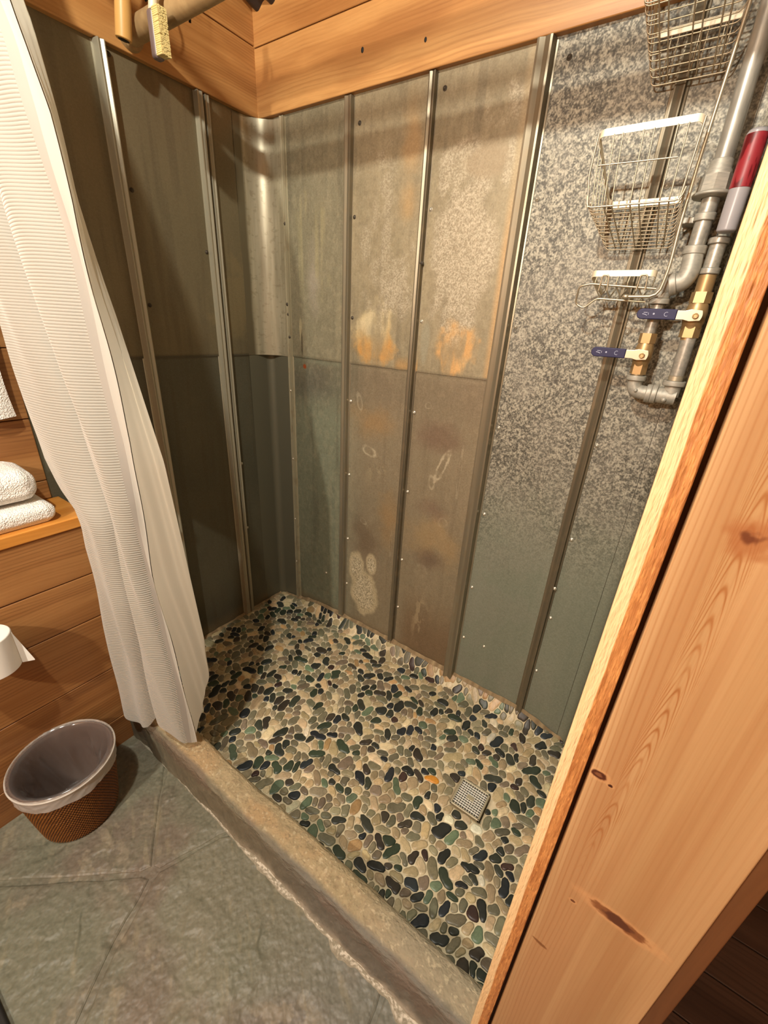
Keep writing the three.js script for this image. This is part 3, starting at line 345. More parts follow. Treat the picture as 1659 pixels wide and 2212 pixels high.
// ------------------------------------------------------------------ left wall
{
  const w = struct('wall_left'); obj('wall_core', boxGeo([-0.16, -0.006, -0.3, 3.2, -0.16, 2.75], 0), M.core, w);
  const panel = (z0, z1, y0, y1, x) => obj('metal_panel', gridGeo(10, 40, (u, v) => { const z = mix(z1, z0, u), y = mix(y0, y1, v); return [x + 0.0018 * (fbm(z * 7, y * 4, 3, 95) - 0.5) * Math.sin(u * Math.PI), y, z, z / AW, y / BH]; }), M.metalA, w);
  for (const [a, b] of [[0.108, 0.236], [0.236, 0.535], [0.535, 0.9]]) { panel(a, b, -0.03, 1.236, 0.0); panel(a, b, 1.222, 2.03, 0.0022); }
  const A = [[0.211, 0.227, 0.016], [0.236, 0.258, 0.02], [0.523, 0.546, 0.03], [0.83, 0.854, 0.02]]; for (const [a, b, h] of A) obj('rib', ribGeo(a, b, h, -0.01, 1.998, 'z', 0, 0.08), M.ribA, w);
  for (const [z, y, d] of [[0.506, 1.984, 1], [0.5, 1.69, 1], [0.2, 0.777, 0], [0.2, 0.463, 0], [0.268, 1.565, 1], [0.5, 1.384, 1]]) screw(w, [0.003, y, z], 'x', d);
  board(w, 'frieze_board', [-0.006, 0.02, 2.0, 2.185, 0.0, 1.0], M.frieze, 'z', 0.003); board(w, 'frieze_board', [-0.006, 0.0195, 2.188, 2.8, 0.0, 1.0], M.frieze, 'z', 0.003);
  for (let i = 0; i < 8; i++) { const y0 = [0.83, 0.888, 1.072, 1.259, 1.445, 1.63, 1.815, 2.0][i], y1 = [0.886, 1.07, 1.257, 1.443, 1.628, 1.813, 1.998, 2.19][i]; board(w, 'wall_plank', [-0.02, 0.006, y0, y1, 0.9, 2.7], M.plank, 'z', 0.003); }
}
// ------------------------------------------------------------------ half wall with ledge (left)
{
  const w = struct('half_wall'); obj('wall_core', boxGeo([-0.006, 0.176, -0.2, 0.795, 0.905, 2.7], 0), M.core, w);
  const ys = [[-0.055, 0.066], [0.068, 0.278], [0.28, 0.49], [0.492, 0.641], [0.643, 0.797]]; for (const [a, b] of ys) board(w, 'wall_plank', [0.176, 0.2, a, b, 0.905, 2.7], M.plank, 'z', 0.003);
  board(w, 'corner_board', [0.0, 0.198, -0.055, 0.797, 0.886, 0.9045], M.plank, 'y', 0.002); board(w, 'ledge_board', [0.004, 0.206, 0.798, 0.83, 0.882, 2.7], M.ledge, 'z', 0.004);
}
// ------------------------------------------------------------------ partition on the right, end boards
{
  const w = struct('wall_right');
  obj('wall_core', boxGeo([1.512, 1.672, -0.2, 2.95, -0.16, 0.918], 0), M.core, w);
  obj('metal_panel', gridGeo(4, 20, (u, v) => [1.5065, mix(-0.03, 2.6, v), mix(0.03, 0.92, u), 0.9, mix(0.1, 0.9, v)]), M.metalB, w);
  const trim = boxGeo([1.498, 1.5215, -0.05, 2.25, 0.922, 0.95], 0.0015); { const p = trim.attributes.position, uv = trim.attributes.uv; for (let i = 0; i < p.count; i++) uv.setXY(i, clamp((p.getX(i) - 1.498) / 0.0235), (p.getY(i) + 0.05) / 2.3); } obj('trim_board', trim, M.trim, w);
  const wide = boxGeo([1.5262, 1.6625, -0.05, 2.25, 0.926, 0.951], 0.002); { const p = wide.attributes.position, uv = wide.attributes.uv; for (let i = 0; i < p.count; i++) uv.setXY(i, (p.getX(i) - 1.526) / 0.14, (p.getY(i) + 0.05) / 2.3); } obj('end_board', wide, M.wide, w);
  board(w, 'side_board', [1.672, 1.694, -0.05, 2.25, -0.16, 0.918], M.core, 'y', 0.002);
}
// ------------------------------------------------------------------ rest of the room (behind the camera and to the right)
{
  const a = struct('wall_front'); obj('wall_core', boxUV(boxGeo([-0.16, 3.1, -0.3, 3.4, 2.75, 2.9], 0), 'x'), M.roomwall, a);
  const b = struct('wall_far_right'); obj('wall_core', boxUV(boxGeo([3.0, 3.15, -0.3, 3.4, -0.3, 2.9], 0), 'z'), M.roomwall, b);
  const c = struct('wall_side_room'); obj('wall_core', boxUV(boxGeo([1.695, 3.1, -0.3, 3.0, -0.32, -0.2], 0), 'x'), M.roomwall, c);
  const d = struct('ceiling'); const slope = (z) => 2.268 + 0.27 * z;
  obj('roof_deck', gridGeo(1, 1, (u, v) => [mix(-0.2, 3.2, u), slope(mix(-0.35, 2.95, v)) + 0.05, mix(-0.35, 2.95, v), u, v]), M.shade, d);
  obj('roof_sheet', gridGeo(560, 2, (u, v) => { const x = mix(-0.15, 3.1, u), z = mix(-0.3, 2.9, v); return [x, slope(z) + 0.009 * Math.sin(x / 0.068 * 6.283 + 0.6), z, x, z]; }), M.roof, d);
}
// ------------------------------------------------------------------ lamps (above the frame)
function lamp(p, power, label) {
  const t = thing('ceiling_lamp', label, 'lamp', [p.x, p.y, p.z]);
  const top = 2.268 + 0.27 * p.z; obj('stem', cyl(V(p.x, p.y + 0.04, p.z), V(p.x, top + 0.01, p.z), 0.012), M.enamel, t); obj('canopy', latheAlong(V(p.x, top - 0.012, p.z), V(p.x, top + 1, p.z), [[0, 0], [0, 0.055], [0.01, 0.06], [0.03, 0.06]]), M.enamel, t);
  const g = new THREE.SphereGeometry(0.032, 24, 16); g.translate(p.x, p.y, p.z); obj('bulb', g, M.glow, t); obj('socket', cyl(V(p.x, p.y + 0.028, p.z), V(p.x, p.y + 0.06, p.z), 0.018), M.enamel, t);
  const l = new THREE.PointLight(LAMP_COLOR, power, 0, 2); l.position.copy(p); l.castShadow = true; l.shadow.radius = 1.5; scene.add(l);
}
lamp(LAMP, LAMP_POWER, 'bare round bulb on a short stem under the sloping metal roof'); lamp(LAMP2, LAMP2_POWER, 'second round bulb on a long stem behind the viewer');

// ------------------------------------------------------------------ shower curtain
{
  const L = [[2.2, -0.02], [1.95, 0.05], [1.33, 0.12], [1.173, 0.152], [0.994, 0.168], [0.93, 0.215], [0.885, 0.285], [0.84, 0.3], [0.772, 0.285], [0.443, 0.272], [0.15, 0.25]];
  const F = [[2.2, 0.07], [1.95, 0.14], [1.502, 0.262], [1.315, 0.313], [1.035, 0.379], [0.875, 0.415], [0.624, 0.432], [0.4, 0.415], [0.15, 0.40]];
  const E = [[2.2, 0.26], [1.97, 0.34], [1.83, 0.398], [1.768, 0.424], [1.678, 0.456], [1.543, 0.472], [1.389, 0.475], [1.091, 0.502], [0.737, 0.494], [0.419, 0.523], [0.204, 0.543], [0.1, 0.55]];
  const H0 = [[2.2, 0.22], [1.95, 0.3], [1.78, 0.379], [1.657, 0.401], [1.5, 0.431], [1.187, 0.46], [0.931, 0.486], [0.831, 0.485], [0.503, 0.515], [0.15, 0.538]];
  const I = [[2.2, 0.24, 0.855], [1.81, 0.40, 0.847], [1.565, 0.415, 0.845], [1.357, 0.466, 0.83], [1.043, 0.543, 0.82], [0.39, 0.556, 0.79]];
  const t = thing('shower_curtain', 'white ribbed shower curtain gathered at the left end of the shower', 'curtain', [0.3, 2.2, 0.9]);
  const top = 2.2; const hem = (s) => { if (s < 0.3) return 0.135 - 0.02 * Math.sin(s / 0.3 * 3.14); if (s < 0.42) return mix(0.135, 0.2, step(0.3, 0.36, s)); return mix(0.19, 0.135, step(0.42, 0.95, s)); };
  const soft = (y, s) => 0.006 * Math.sin(y * 7 + s * 9) + 0.004 * Math.sin(y * 17 + s * 21);
  const front = (s, y) => { // s 0..1 from the left edge to the hem edge
    const xl = interp(L, y), xf = interp(F, y), xe = interp(E, y), xh = Math.min(interp(H0, y), xe - 0.013); let x, z;
    const low = step(0.9, 0.5, y);
    if (s < 0.36) { const q = s / 0.36; x = mix(xl, xf, q); z = mix(0.935, 0.906, q) + 0.018 * Math.sin(q * Math.PI) + 0.007 * Math.sin(q * Math.PI * 3 + y * 2) * (0.3 + low) - 0.026 * step(0.84, 1, q); }
    else if (s < 0.8) { const q = (s - 0.36) / 0.44; x = mix(xf, xh, q); z = mix(0.906, 0.884, q) + 0.024 * Math.pow(Math.sin(q * Math.PI), 0.7) - 0.026 * step(0.07, 0, q) + 0.004 * Math.sin(q * 7 + y * 3); }
    else { const q = (s - 0.8) / 0.2; x = mix(xh, xe, q); z = mix(0.884, 0.87, q) - 0.006 * Math.sin(q * Math.PI); }
    return [x, z + soft(y, s) * 0.6];
  };
  const sheet = (s0, s1, n) => gridGeo(n, 110, (u, v) => { const s = mix(s0, s1, u), yb = hem(s), y = mix(yb, top, v); const [x, z] = front(s, y); return [x, y, z, s * 0.9, y]; });
  obj('ribbed_panel', sheet(0, 0.8, 64), M.cloth, t); obj('hem_band', sheet(0.8, 0.87, 5), M.clothBand, t, 'grey shaded hem stripe'); obj('hem_edge', sheet(0.87, 1, 8), M.clothPlain, t, 'smooth white hem edge');
  obj('side_panel', gridGeo(24, 90, (u, v) => { const yb0 = mix(0.17, 0.385, u) + 0.03 * step(0.8, 1, u), y = mix(yb0, top, v); const [xe, ze] = front(1, y), xi = interp(I, y, 1), zi = interp(I, y, 2); const pin = u > 0.9 ? (u - 0.9) * 0.12 * step(0.05, 0, v) : 0; return [mix(xe, xi, u) - pin, y, mix(ze - 0.002, zi, u) - 0.006 * Math.sin(u * Math.PI) + soft(y, u) * 0.5 * Math.sin(u * Math.PI), u * 0.2, y]; }), M.liner, t, 'plain beige inner panel turned into the shower');
}
// ------------------------------------------------------------------ poles, brush and handle at the top
{
  const pole = (y0, y1, z, r, label, name) => { const t = thing(name, label, 'rod', [0.0, y0, z]); const g = gridGeo(20, 40, (u, v) => { const a = u * 6.2832, x = mix(0.018, 1.51, v), rr = r * (1 + 0.05 * (fbm(x * 6, 1, 3, 5) - 0.5)); return [x, mix(y0, y1, v) + Math.sin(a) * rr, z - Math.cos(a) * rr, v * 3, u]; }); obj('shaft', g, M.pole, t); obj('socket', cyl(V(0.019, y0, z), V(0.032, y0, z), r * 1.35, r * 1.25), M.pole, t); return t; };
  pole(2.04, 2.043, 0.45, 0.026, 'peeled round wooden pole crossing the top of the shower from the frieze', 'hanging_rail');
  pole(2.244, 2.25, 0.87, 0.014, 'curtain rod above the frame along the kerb', 'curtain_rail');
  const h = thing('wooden_handle', 'pale round wooden stick with a hollow dark end hanging beside the brush', 'handle', [0.09, 2.06, 0.495]);
  const a = V(0.104, 2.1, 0.498), b = V(0.082, 1.995, 0.503); obj('stick', latheAlong(b, a, [[0, 0.006], [0, 0.0175], [0.003, 0.019], [0.06, 0.0185], [0.11, 0.0165], [0.2, 0.014], [0.205, 0]], 28), M.handleWood, h);
  obj('end_hole', latheAlong(b.clone().add(V(0, 0.0005, 0)), a, [[-0.001, 0], [-0.001, 0.013], [0.006, 0.013]], 20), M.black, h); obj('hang_cord', wire([[0.118, 2.19, 0.487], [0.118, 2.17, 0.43], [0.114, 2.12, 0.41], [0.118, 2.08, 0.452]].map((p) => V(p[0], p[1], p[2])), 0.002, 0.02), M.black, h);
  const t = thing('scrub_brush', 'grey backed scrub brush with cream bristles hanging from the wooden pole', 'brush', [0.22, 2.06, 0.5]);
  const bk = boxGeo([0.208, 0.232, 1.93, 2.02, 0.487, 0.513], 0.008); obj('back', bk, M.brushBack, t);
  const br = []; const rr = rng(4); for (let i = 0; i < 24; i++) for (let k = 0; k < 6; k++) { const y = 1.9345 + i * 0.0036, z = 0.490 + k * 0.004; br.push(cyl(V(0.2315, y, z), V(0.2545 + 0.0015 * rr(), y - 0.002 + 0.002 * rr(), z + 0.001 * (rr() - 0.5)), 0.0017, 0.0021, 6)); } const bm = obj('bristles', br, M.bristle, t); bm.userData.kind = 'stuff';
  obj('neck', new THREE.TubeGeometry(new THREE.CatmullRomCurve3([V(0.22, 2.015, 0.5), V(0.229, 2.04, 0.5), V(0.243, 2.075, 0.497), V(0.245, 2.13, 0.495)]), 20, 0.0105, 12), M.bandm, t, 'pale plastic neck');
  obj('hang_strap', wire([[0.245, 2.12, 0.497], [0.243, 2.1, 0.44], [0.24, 2.06, 0.414], [0.238, 2.03, 0.414]].map((p) => V(...p)), 0.003, 0.02), M.black, t);
}
// ------------------------------------------------------------------ plumbing
{
  const t = thing('shower_plumbing', 'exposed galvanised pipework with two blue lever valves in the right corner', 'pipework', [1.44, 1.25, 0.06]);
  const Z = 0.06, LX = 1.398, RX = 1.48, SX = 1.439;
  const collar = (p, d, r, h = 0.012) => latheAlong(p, p.clone().add(d), [[-h / 2, r * 0.8], [-h / 2, r * 0.97], [-h / 2 + 0.002, r], [h / 2 - 0.002, r], [h / 2, r * 0.97], [h / 2, r * 0.8]], 28);
  const thread = (p, q, r) => { const L = q.clone().sub(p).length(), pr = []; const n = Math.round(L / 0.002); for (let i = 0; i <= n; i++) pr.push([i * L / n, r + (i % 2 ? 0.0007 : -0.0004)]); return latheAlong(p, q, pr, 20); };
  const elbow = (pts, r) => new THREE.TubeGeometry(new THREE.CatmullRomCurve3(pts), 24, r, 20);
  // bottom U: elbow, nipple, tee
  obj('elbow', [elbow([V(LX, 1.283, Z), V(LX, 1.268, Z), V(LX + 0.005, 1.255, Z), V(LX + 0.018, 1.25, Z), V(LX + 0.036, 1.249, Z)], 0.0165), collar(V(LX, 1.282, Z), V(0, 1, 0), 0.0215), collar(V(LX + 0.036, 1.249, Z), V(1, 0, 0), 0.0215), (() => { const g = new THREE.SphereGeometry(0.0045, 10, 8); g.translate(LX + 0.008, 1.254, Z + 0.0165); return g; })()], M.fitting, t);
  obj('tee', [cyl(V(LX + 0.043, 1.249, Z), V(RX + 0.012, 1.247, Z), 0.0185), cyl(V(RX, 1.247, Z), V(RX, 1.278, Z), 0.0175), collar(V(LX + 0.048, 1.249, Z), V(1, 0, 0), 0.022), collar(V(RX, 1.278, Z), V(0, 1, 0), 0.0235), (() => { const g = new THREE.SphereGeometry(0.006, 10, 8); g.translate(RX - 0.01, 1.24, Z + 0.017); return g; })()], M.fitting, t);
  obj('thread', thread(V(LX, 1.288, Z), V(LX, 1.3, Z), 0.0135), M.steel, t); obj('thread', thread(V(RX, 1.283, Z), V(RX, 1.296, Z), 0.0155), M.steel, t);
  obj('riser_pipe', cyl(V(RX, 1.292, Z), V(RX, 1.392, Z), 0.0152, 0.0152, 32), M.pipe, t);
  obj('riser_pipe', cyl(V(LX, 1.38, Z), V(LX + 0.002, 1.455, Z), 0.0128, 0.0128, 32), M.pipe, t);
  // two ball valves
  function valve(x, y, grip, r) {
    const hex = (p, q, R) => { const g = new THREE.CylinderGeometry(R, R, q - p, 6); g.rotateY(0.4); g.translate(x, (p + q) / 2, Z); return g.toNonIndexed(); };
    const flat = (g) => { g.computeVertexNormals(); return g; };
    const v = obj('ball_valve', [flat(hex(y + 0.026, y + 0.048, r * 1.32)), flat(hex(y - 0.045, y - 0.022, r * 1.28)), latheAlong(V(x, y - 0.03, Z), V(x, y, Z), [[0, r], [0.006, r * 1.2], [0.02, r * 1.42], [0.04, r * 1.42], [0.052, r * 1.25], [0.06, r]], 24), cyl(V(x, y, Z + r * 0.6), V(x, y, Z + 0.03), 0.0095), cyl(V(x, y - 0.05, Z), V(x, y - 0.04, Z), r * 0.95)], M.brass, t);
    const lp = []; const zf = Z + 0.0305;
    const sh = new THREE.Shape(); sh.moveTo(0.011, -0.0095); sh.quadraticCurveTo(0.0155, 0, 0.011, 0.0095); sh.lineTo(-0.008, 0.0115); sh.lineTo(-0.02, 0.0085); sh.lineTo(-0.05, 0.0085); sh.lineTo(-0.05, -0.0085); sh.lineTo(-0.02, -0.0085); sh.lineTo(-0.008, -0.0115); sh.closePath();
    const lev = new THREE.ExtrudeGeometry(sh, { depth: 0.0022, bevelEnabled: true, bevelSize: 0.0008, bevelThickness: 0.0006, bevelSegments: 2 }); lev.translate(x, y, zf);
    const lv = obj('lever', lev, M.steel, v, 'bare steel lever plate');
    obj('lever_nut', [(() => { const g = new THREE.CylinderGeometry(0.0062, 0.0062, 0.005, 6).toNonIndexed(); g.computeVertexNormals(); g.rotateX(Math.PI / 2); g.translate(x + 0.001, y - 0.001, zf + 0.0055); return g; })(), (() => { const g = new THREE.TorusGeometry(0.0046, 0.0012, 8, 16); g.translate(x + 0.001, y - 0.001, zf + 0.0085); return g; })()], M.brass, v);
    const gs = new THREE.Shape(); const x0 = -0.036, x1 = -grip; gs.moveTo(x0, -0.0092); gs.lineTo(x1 + 0.012, -0.0098); gs.quadraticCurveTo(x1, -0.0095, x1, 0); gs.quadraticCurveTo(x1, 0.0095, x1 + 0.012, 0.0095); gs.lineTo(x0, 0.0092); gs.closePath();
    const gg = new THREE.ExtrudeGeometry(gs, { depth: 0.0055, bevelEnabled: true, bevelSize: 0.0015, bevelThickness: 0.0018, bevelSegments: 3 }); gg.translate(x, y + 0.0005, zf - 0.0015); obj('grip', gg, M.bluegrip, v, 'dark blue plastic grip');
    const zz = zf + 0.006; const C = new THREE.TorusGeometry(0.0042, 0.0006, 6, 20, 4.4); C.rotateZ(1.0); C.translate(x - 0.054, y + 0.0005, zz); const dot = new THREE.SphereGeometry(0.0021, 10, 8); dot.scale(1, 1, 0.3); dot.translate(x - grip + 0.033, y + 0.0005, zz); const sq = [wire([V(x - grip + 0.012, y + 0.003, zz), V(x - grip + 0.02, y + 0.003, zz)], 0.0007), wire([V(x - grip + 0.01, y, zz), V(x - grip + 0.016, y - 0.001, zz), V(x - grip + 0.02, y - 0.003, zz)], 0.0008), wire([V(x - grip + 0.022, y + 0.003, zz), V(x - grip + 0.0225, y - 0.002, zz)], 0.0006)]; obj('print', [C, dot, ...sq], M.print, v, 'pale worn marks');
  }
  valve(LX, 1.336, 0.11, 0.0142); valve(RX - 0.002, 1.424, 0.112, 0.0155);
  // left riser turns into the shower riser
  obj('elbow', [elbow([V(LX + 0.002, 1.452, Z), V(LX + 0.003, 1.474, Z), V(LX + 0.016, 1.487, Z + 0.004), V(LX + 0.034, 1.489, Z + 0.008)], 0.0175), collar(V(LX + 0.002, 1.452, Z), V(0, 1, 0), 0.0215), collar(V(LX + 0.002, 1.464, Z), V(0, 1, 0), 0.019)], M.fitting, t);
  obj('elbow', [elbow([V(SX - 0.022, 1.486, Z + 0.012), V(SX - 0.005, 1.492, Z + 0.012), V(SX + 0.002, 1.508, Z + 0.01), V(SX, 1.548, Z + 0.002)], 0.0195), collar(V(SX - 0.022, 1.486, Z + 0.012), V(0.95, 0.3, 0), 0.023, 0.014), collar(V(SX, 1.552, Z + 0.002), V(0, 1, 0), 0.0215, 0.016)], M.fitting, t);
  obj('shower_riser', cyl(V(SX, 1.55, Z), V(SX + 0.001, 1.655, Z), 0.0162, 0.0162, 32), M.pipe, t); obj('shower_riser', cyl(V(SX + 0.001, 1.69, Z), V(SX - 0.001, 2.12, Z), 0.0166, 0.0166, 32), M.pipe, t);
  obj('pipe_clamp', [collar(V(SX, 1.612, Z), V(0, 1, 0), 0.0195, 0.014), boxGeo([SX - 0.04, SX - 0.012, 1.604, 1.616, 0.012, Z - 0.004], 0.002), cyl(V(SX - 0.034, 1.6, 0.006), V(SX - 0.034, 1.6, 0.02), 0.004)], M.fitting, t);
  obj('union', [(() => { const g = new THREE.CylinderGeometry(0.0285, 0.03, 0.03, 8).toNonIndexed(); g.computeVertexNormals(); g.translate(SX, 1.668, Z); return g; })(), latheAlong(V(SX, 1.645, Z), V(SX, 2, Z), [[0, 0.017], [0.002, 0.034], [0.006, 0.036], [0.009, 0.033], [0.012, 0.026]], 28), latheAlong(V(SX, 1.682, Z), V(SX, 2, Z), [[0, 0.024], [0.008, 0.0235], [0.012, 0.0205], [0.026, 0.02], [0.028, 0.017]], 28)], M.fitting, t);
  // right-hand riser carries on behind the end board
  obj('riser_pipe', cyl(V(RX - 0.002, 1.47, Z), V(RX - 0.002, 1.505, Z), 0.0165), M.brass, t, 'brass nut above the right valve'); obj('riser_pipe', [cyl(V(RX - 0.002, 1.5, Z), V(RX - 0.002, 1.575, Z), 0.0152), collar(V(RX - 0.002, 1.512, Z), V(0, 1, 0), 0.019), collar(V(RX - 0.002, 1.568, Z), V(0, 1, 0), 0.0195)], M.pipe, t);
}
// red and white bottle squeezed behind the riser
{
  const t = thing('shampoo_bottle', 'white bottle with a dark red label wedged upright behind the shower pipe', 'bottle', [1.482, 1.577, 0.095]); const p = V(1.484, 1.577, 0.096), q = V(1.484, 2, 0.096);
  M.bottle = phy({ color: 0xb2aeb0, roughness: 0.3, transmission: 0.2, thickness: 0.01 }); M.redlabel = (() => { const tx = tex(128, 128, (u, v) => mix3([150, 40, 48], [96, 8, 16], step(0.45, 0.6, fbm(u * 14, v * 9, 3, 700)))); return std({ map: tx, roughness: 0.4 }); })();
  obj('body', latheAlong(p, q, [[0, 0], [0, 0.014], [0.004, 0.017], [0.05, 0.0175], [0.158, 0.0175], [0.163, 0.015], [0.164, 0]], 28), M.bottle, t); obj('label', latheAlong(p, q, [[0.072, 0.0176], [0.073, 0.018], [0.155, 0.018], [0.156, 0.0176]], 28), M.redlabel, t, 'dark red printed label');
}
// ------------------------------------------------------------------ hanging wire caddy
{
  const t = thing('shower_caddy', 'cream wire shower caddy with two baskets and a soap dish hanging by the pipe', 'caddy', [1.36, 1.95, 0.1]);
  obj('rail', wire([V(1.416, 2.18, 0.1), V(1.41, 1.95, 0.1), V(1.4015, 1.7, 0.1), V(1.4005, 1.6, 0.1), V(1.4035, 1.515, 0.1), V(1.397, 1.4595, 0.1), V(1.334, 1.4585, 0.1)], 0.0034, 0.02, false, 12), M.wirem, t, 'thick upright wire ending in a bend');
  obj('ball_tip', (() => { const g = new THREE.SphereGeometry(0.0052, 14, 10); g.scale(1.5, 1, 1); g.translate(1.333, 1.4585, 0.1); return g; })(), M.wirem, t);
  obj('top_hook', wire([V(1.416, 2.178, 0.1), V(1.418, 2.2, 0.1), V(1.425, 2.215, 0.08), V(1.44, 2.2, 0.06)], 0.0034, 0.012), M.wirem, t);
  function flatBand(pts, h, th = 0.0014) { const c = rounded(pts, 0.014); const P = c.getPoints(10); const pos = [], idx = []; const n = P.length; for (let i = 0; i < n; i++) { const d = P[Math.min(n - 1, i + 1)].clone().sub(P[Math.max(0, i - 1)]).normalize(); const s = V(-d.z, 0, d.x).normalize().multiplyScalar(th / 2); for (const [k, y] of [[1, h / 2], [1, -h / 2], [-1, -h / 2], [-1, h / 2]]) pos.push(P[i].x + s.x * k, P[i].y + y, P[i].z + s.z * k); } for (let i = 0; i < n - 1; i++) for (let k = 0; k < 4; k++) { const a = i * 4 + k, b = i * 4 + (k + 1) % 4; idx.push(a, b, b + 4, a, b + 4, a + 4); } idx.push(0, 2, 1, 0, 3, 2); const e = (n - 1) * 4; idx.push(e, e + 1, e + 2, e, e + 2, e + 3); let g = new THREE.BufferGeometry(); g.setAttribute('position', new THREE.Float32BufferAttribute(pos, 3)); g.setIndex(idx); g = g.toNonIndexed(); g.computeVertexNormals(); g.setAttribute('uv', new THREE.Float32BufferAttribute(new Float32Array(g.attributes.position.count * 2), 2)); return g; }
  // basket: xl..xr wide, near edge zn, far edge zf; heights of near rim, near foot, far rim, far foot
  function basket(xl, xr, zn, zf, yr, yb, yr2, yb2, taper, pairs, nx) {
    const b = new THREE.Group(); b.name = numbered('basket'); t.add(b);
    const W = 0.0013;
    obj('rim_band', flatBand([V(xr + 0.004, yr2 + (yr - yr2) * 0.55, mix(zf, zn, 0.55)), V(xr + 0.004, yr, zn), V(xl, yr, zn), V(xl + taper * 0.7, yr2, zf), V(xr - 0.004, yr2, zf)], 0.0125), M.bandm, b, 'flat cream rim band');
    const up = [], lo = [];
    for (const px of pairs) { const x = mix(xl, xr, px), xb = mix(xl + 0.012, xr, px), xf = mix(xl + taper, xr, px); up.push(wire([V(x, yr - 0.005, zn + 0.001), V(xb, yb, zn + 0.001), V(xf, yb2, zf), V(xf, yb2 + (yr2 - yb2) * 0.98, zf - 0.001)], W * 1.15, 0.006)); }
    for (let k = 1; k <= 6; k++) { const z = mix(zn, zf, k / 7), q = k / 7; up.push(wire([V(xl + taper * 0.7 * q, mix(yr, yr2, q) - 0.004, z), V(xl + 0.008 + (taper - 0.008) * q, mix(yb, yb2, q), z), V(xl + 0.03 + (taper - 0.008) * q, mix(yb, yb2, q) + 0.0006, z)], W, 0.004)); }
    up.push(wire([V(mix(xl, xr, 0.07), mix(yb, yr, 0.57), zn + 0.002), V(mix(xl, xr, 0.87), mix(yb, yr, 0.55), zn + 0.002)], W * 1.25));
    obj('upright_wires', up, M.wirem, b).userData.kind = 'stuff';
    for (let k = 0; k <= nx; k++) { const q = k / nx, z = mix(zn, zf, q), y = mix(yb, yb2, q); lo.push(wire([V(xl + 0.006 + (taper - 0.006) * q - 0.004, y + 0.022, z), V(xl + 0.006 + (taper - 0.006) * q, y, z), V(xr, y, z), V(xr + 0.005, y + 0.022, z)], k === 0 ? W * 1.5 : W, 0.012)); }
    obj('floor_wires', lo, M.wirem, b).userData.kind = 'stuff';
    obj('edge_wire', wire([V(xl, yr, zn), V(xl - 0.003, mix(yr, yb, 0.55), zn), V(xl + 0.008, yb, zn)], W * 1.6, 0.01), M.wirem, b); obj('edge_wire', wire([V(xr + 0.005, yr, zn), V(xr, yb + 0.02, zn), V(xr - 0.002, yb, zn)], W * 1.6, 0.01), M.wirem, b);
  }
  basket(1.207, 1.39, 0.135, 0.03, 1.761, 1.631, 1.655, 1.564, 0.045, [0.17, 0.26, 0.47, 0.57, 0.79, 0.89], 12);
  basket(1.222, 1.402, 0.17, 0.03, 2.12, 1.985, 1.944, 1.862, 0.045, [0.13, 0.23, 0.5, 0.6, 0.8, 0.88], 13);
  // soap dish
  const d = new THREE.Group(); d.name = 'soap_dish'; t.add(d); const W = 0.0015;
  obj('rim_band', flatBand([V(1.376, 1.49, 0.05), V(1.384, 1.506, 0.1), V(1.246, 1.506, 0.1), V(1.268, 1.47, 0.03)], 0.0125), M.bandm, d, 'flat cream rim band');
  const dw = []; for (const x of [1.262, 1.284, 1.308, 1.332, 1.354]) { dw.push(wire([V(x, 1.504, 0.098), V(x - 0.003, 1.483, 0.1), V(x + 0.014, 1.453, 0.075), V(x + 0.004, 1.452, 0.06), V(x + 0.014, 1.478, 0.035)], W, 0.006)); }
  obj('cradle_wires', dw, M.wirem, d).userData.kind = 'stuff';
  obj('side_loop', wire([V(1.39, 1.475, 0.1), V(1.25, 1.4845, 0.1), V(1.226, 1.479, 0.1), V(1.2215, 1.443, 0.085), V(1.243, 1.432, 0.085), V(1.268, 1.4545, 0.085), V(1.374, 1.449, 0.085)], 0.0024, 0.008), M.wirem, d);
  for (const x of [1.272, 1.351]) obj('hook', wire([V(x, 1.47, 0.104), V(x + 0.002, 1.502, 0.106), V(x + 0.016, 1.502, 0.106), V(x + 0.018, 1.47, 0.104)], 0.0016, 0.007), M.wirem, d);
}
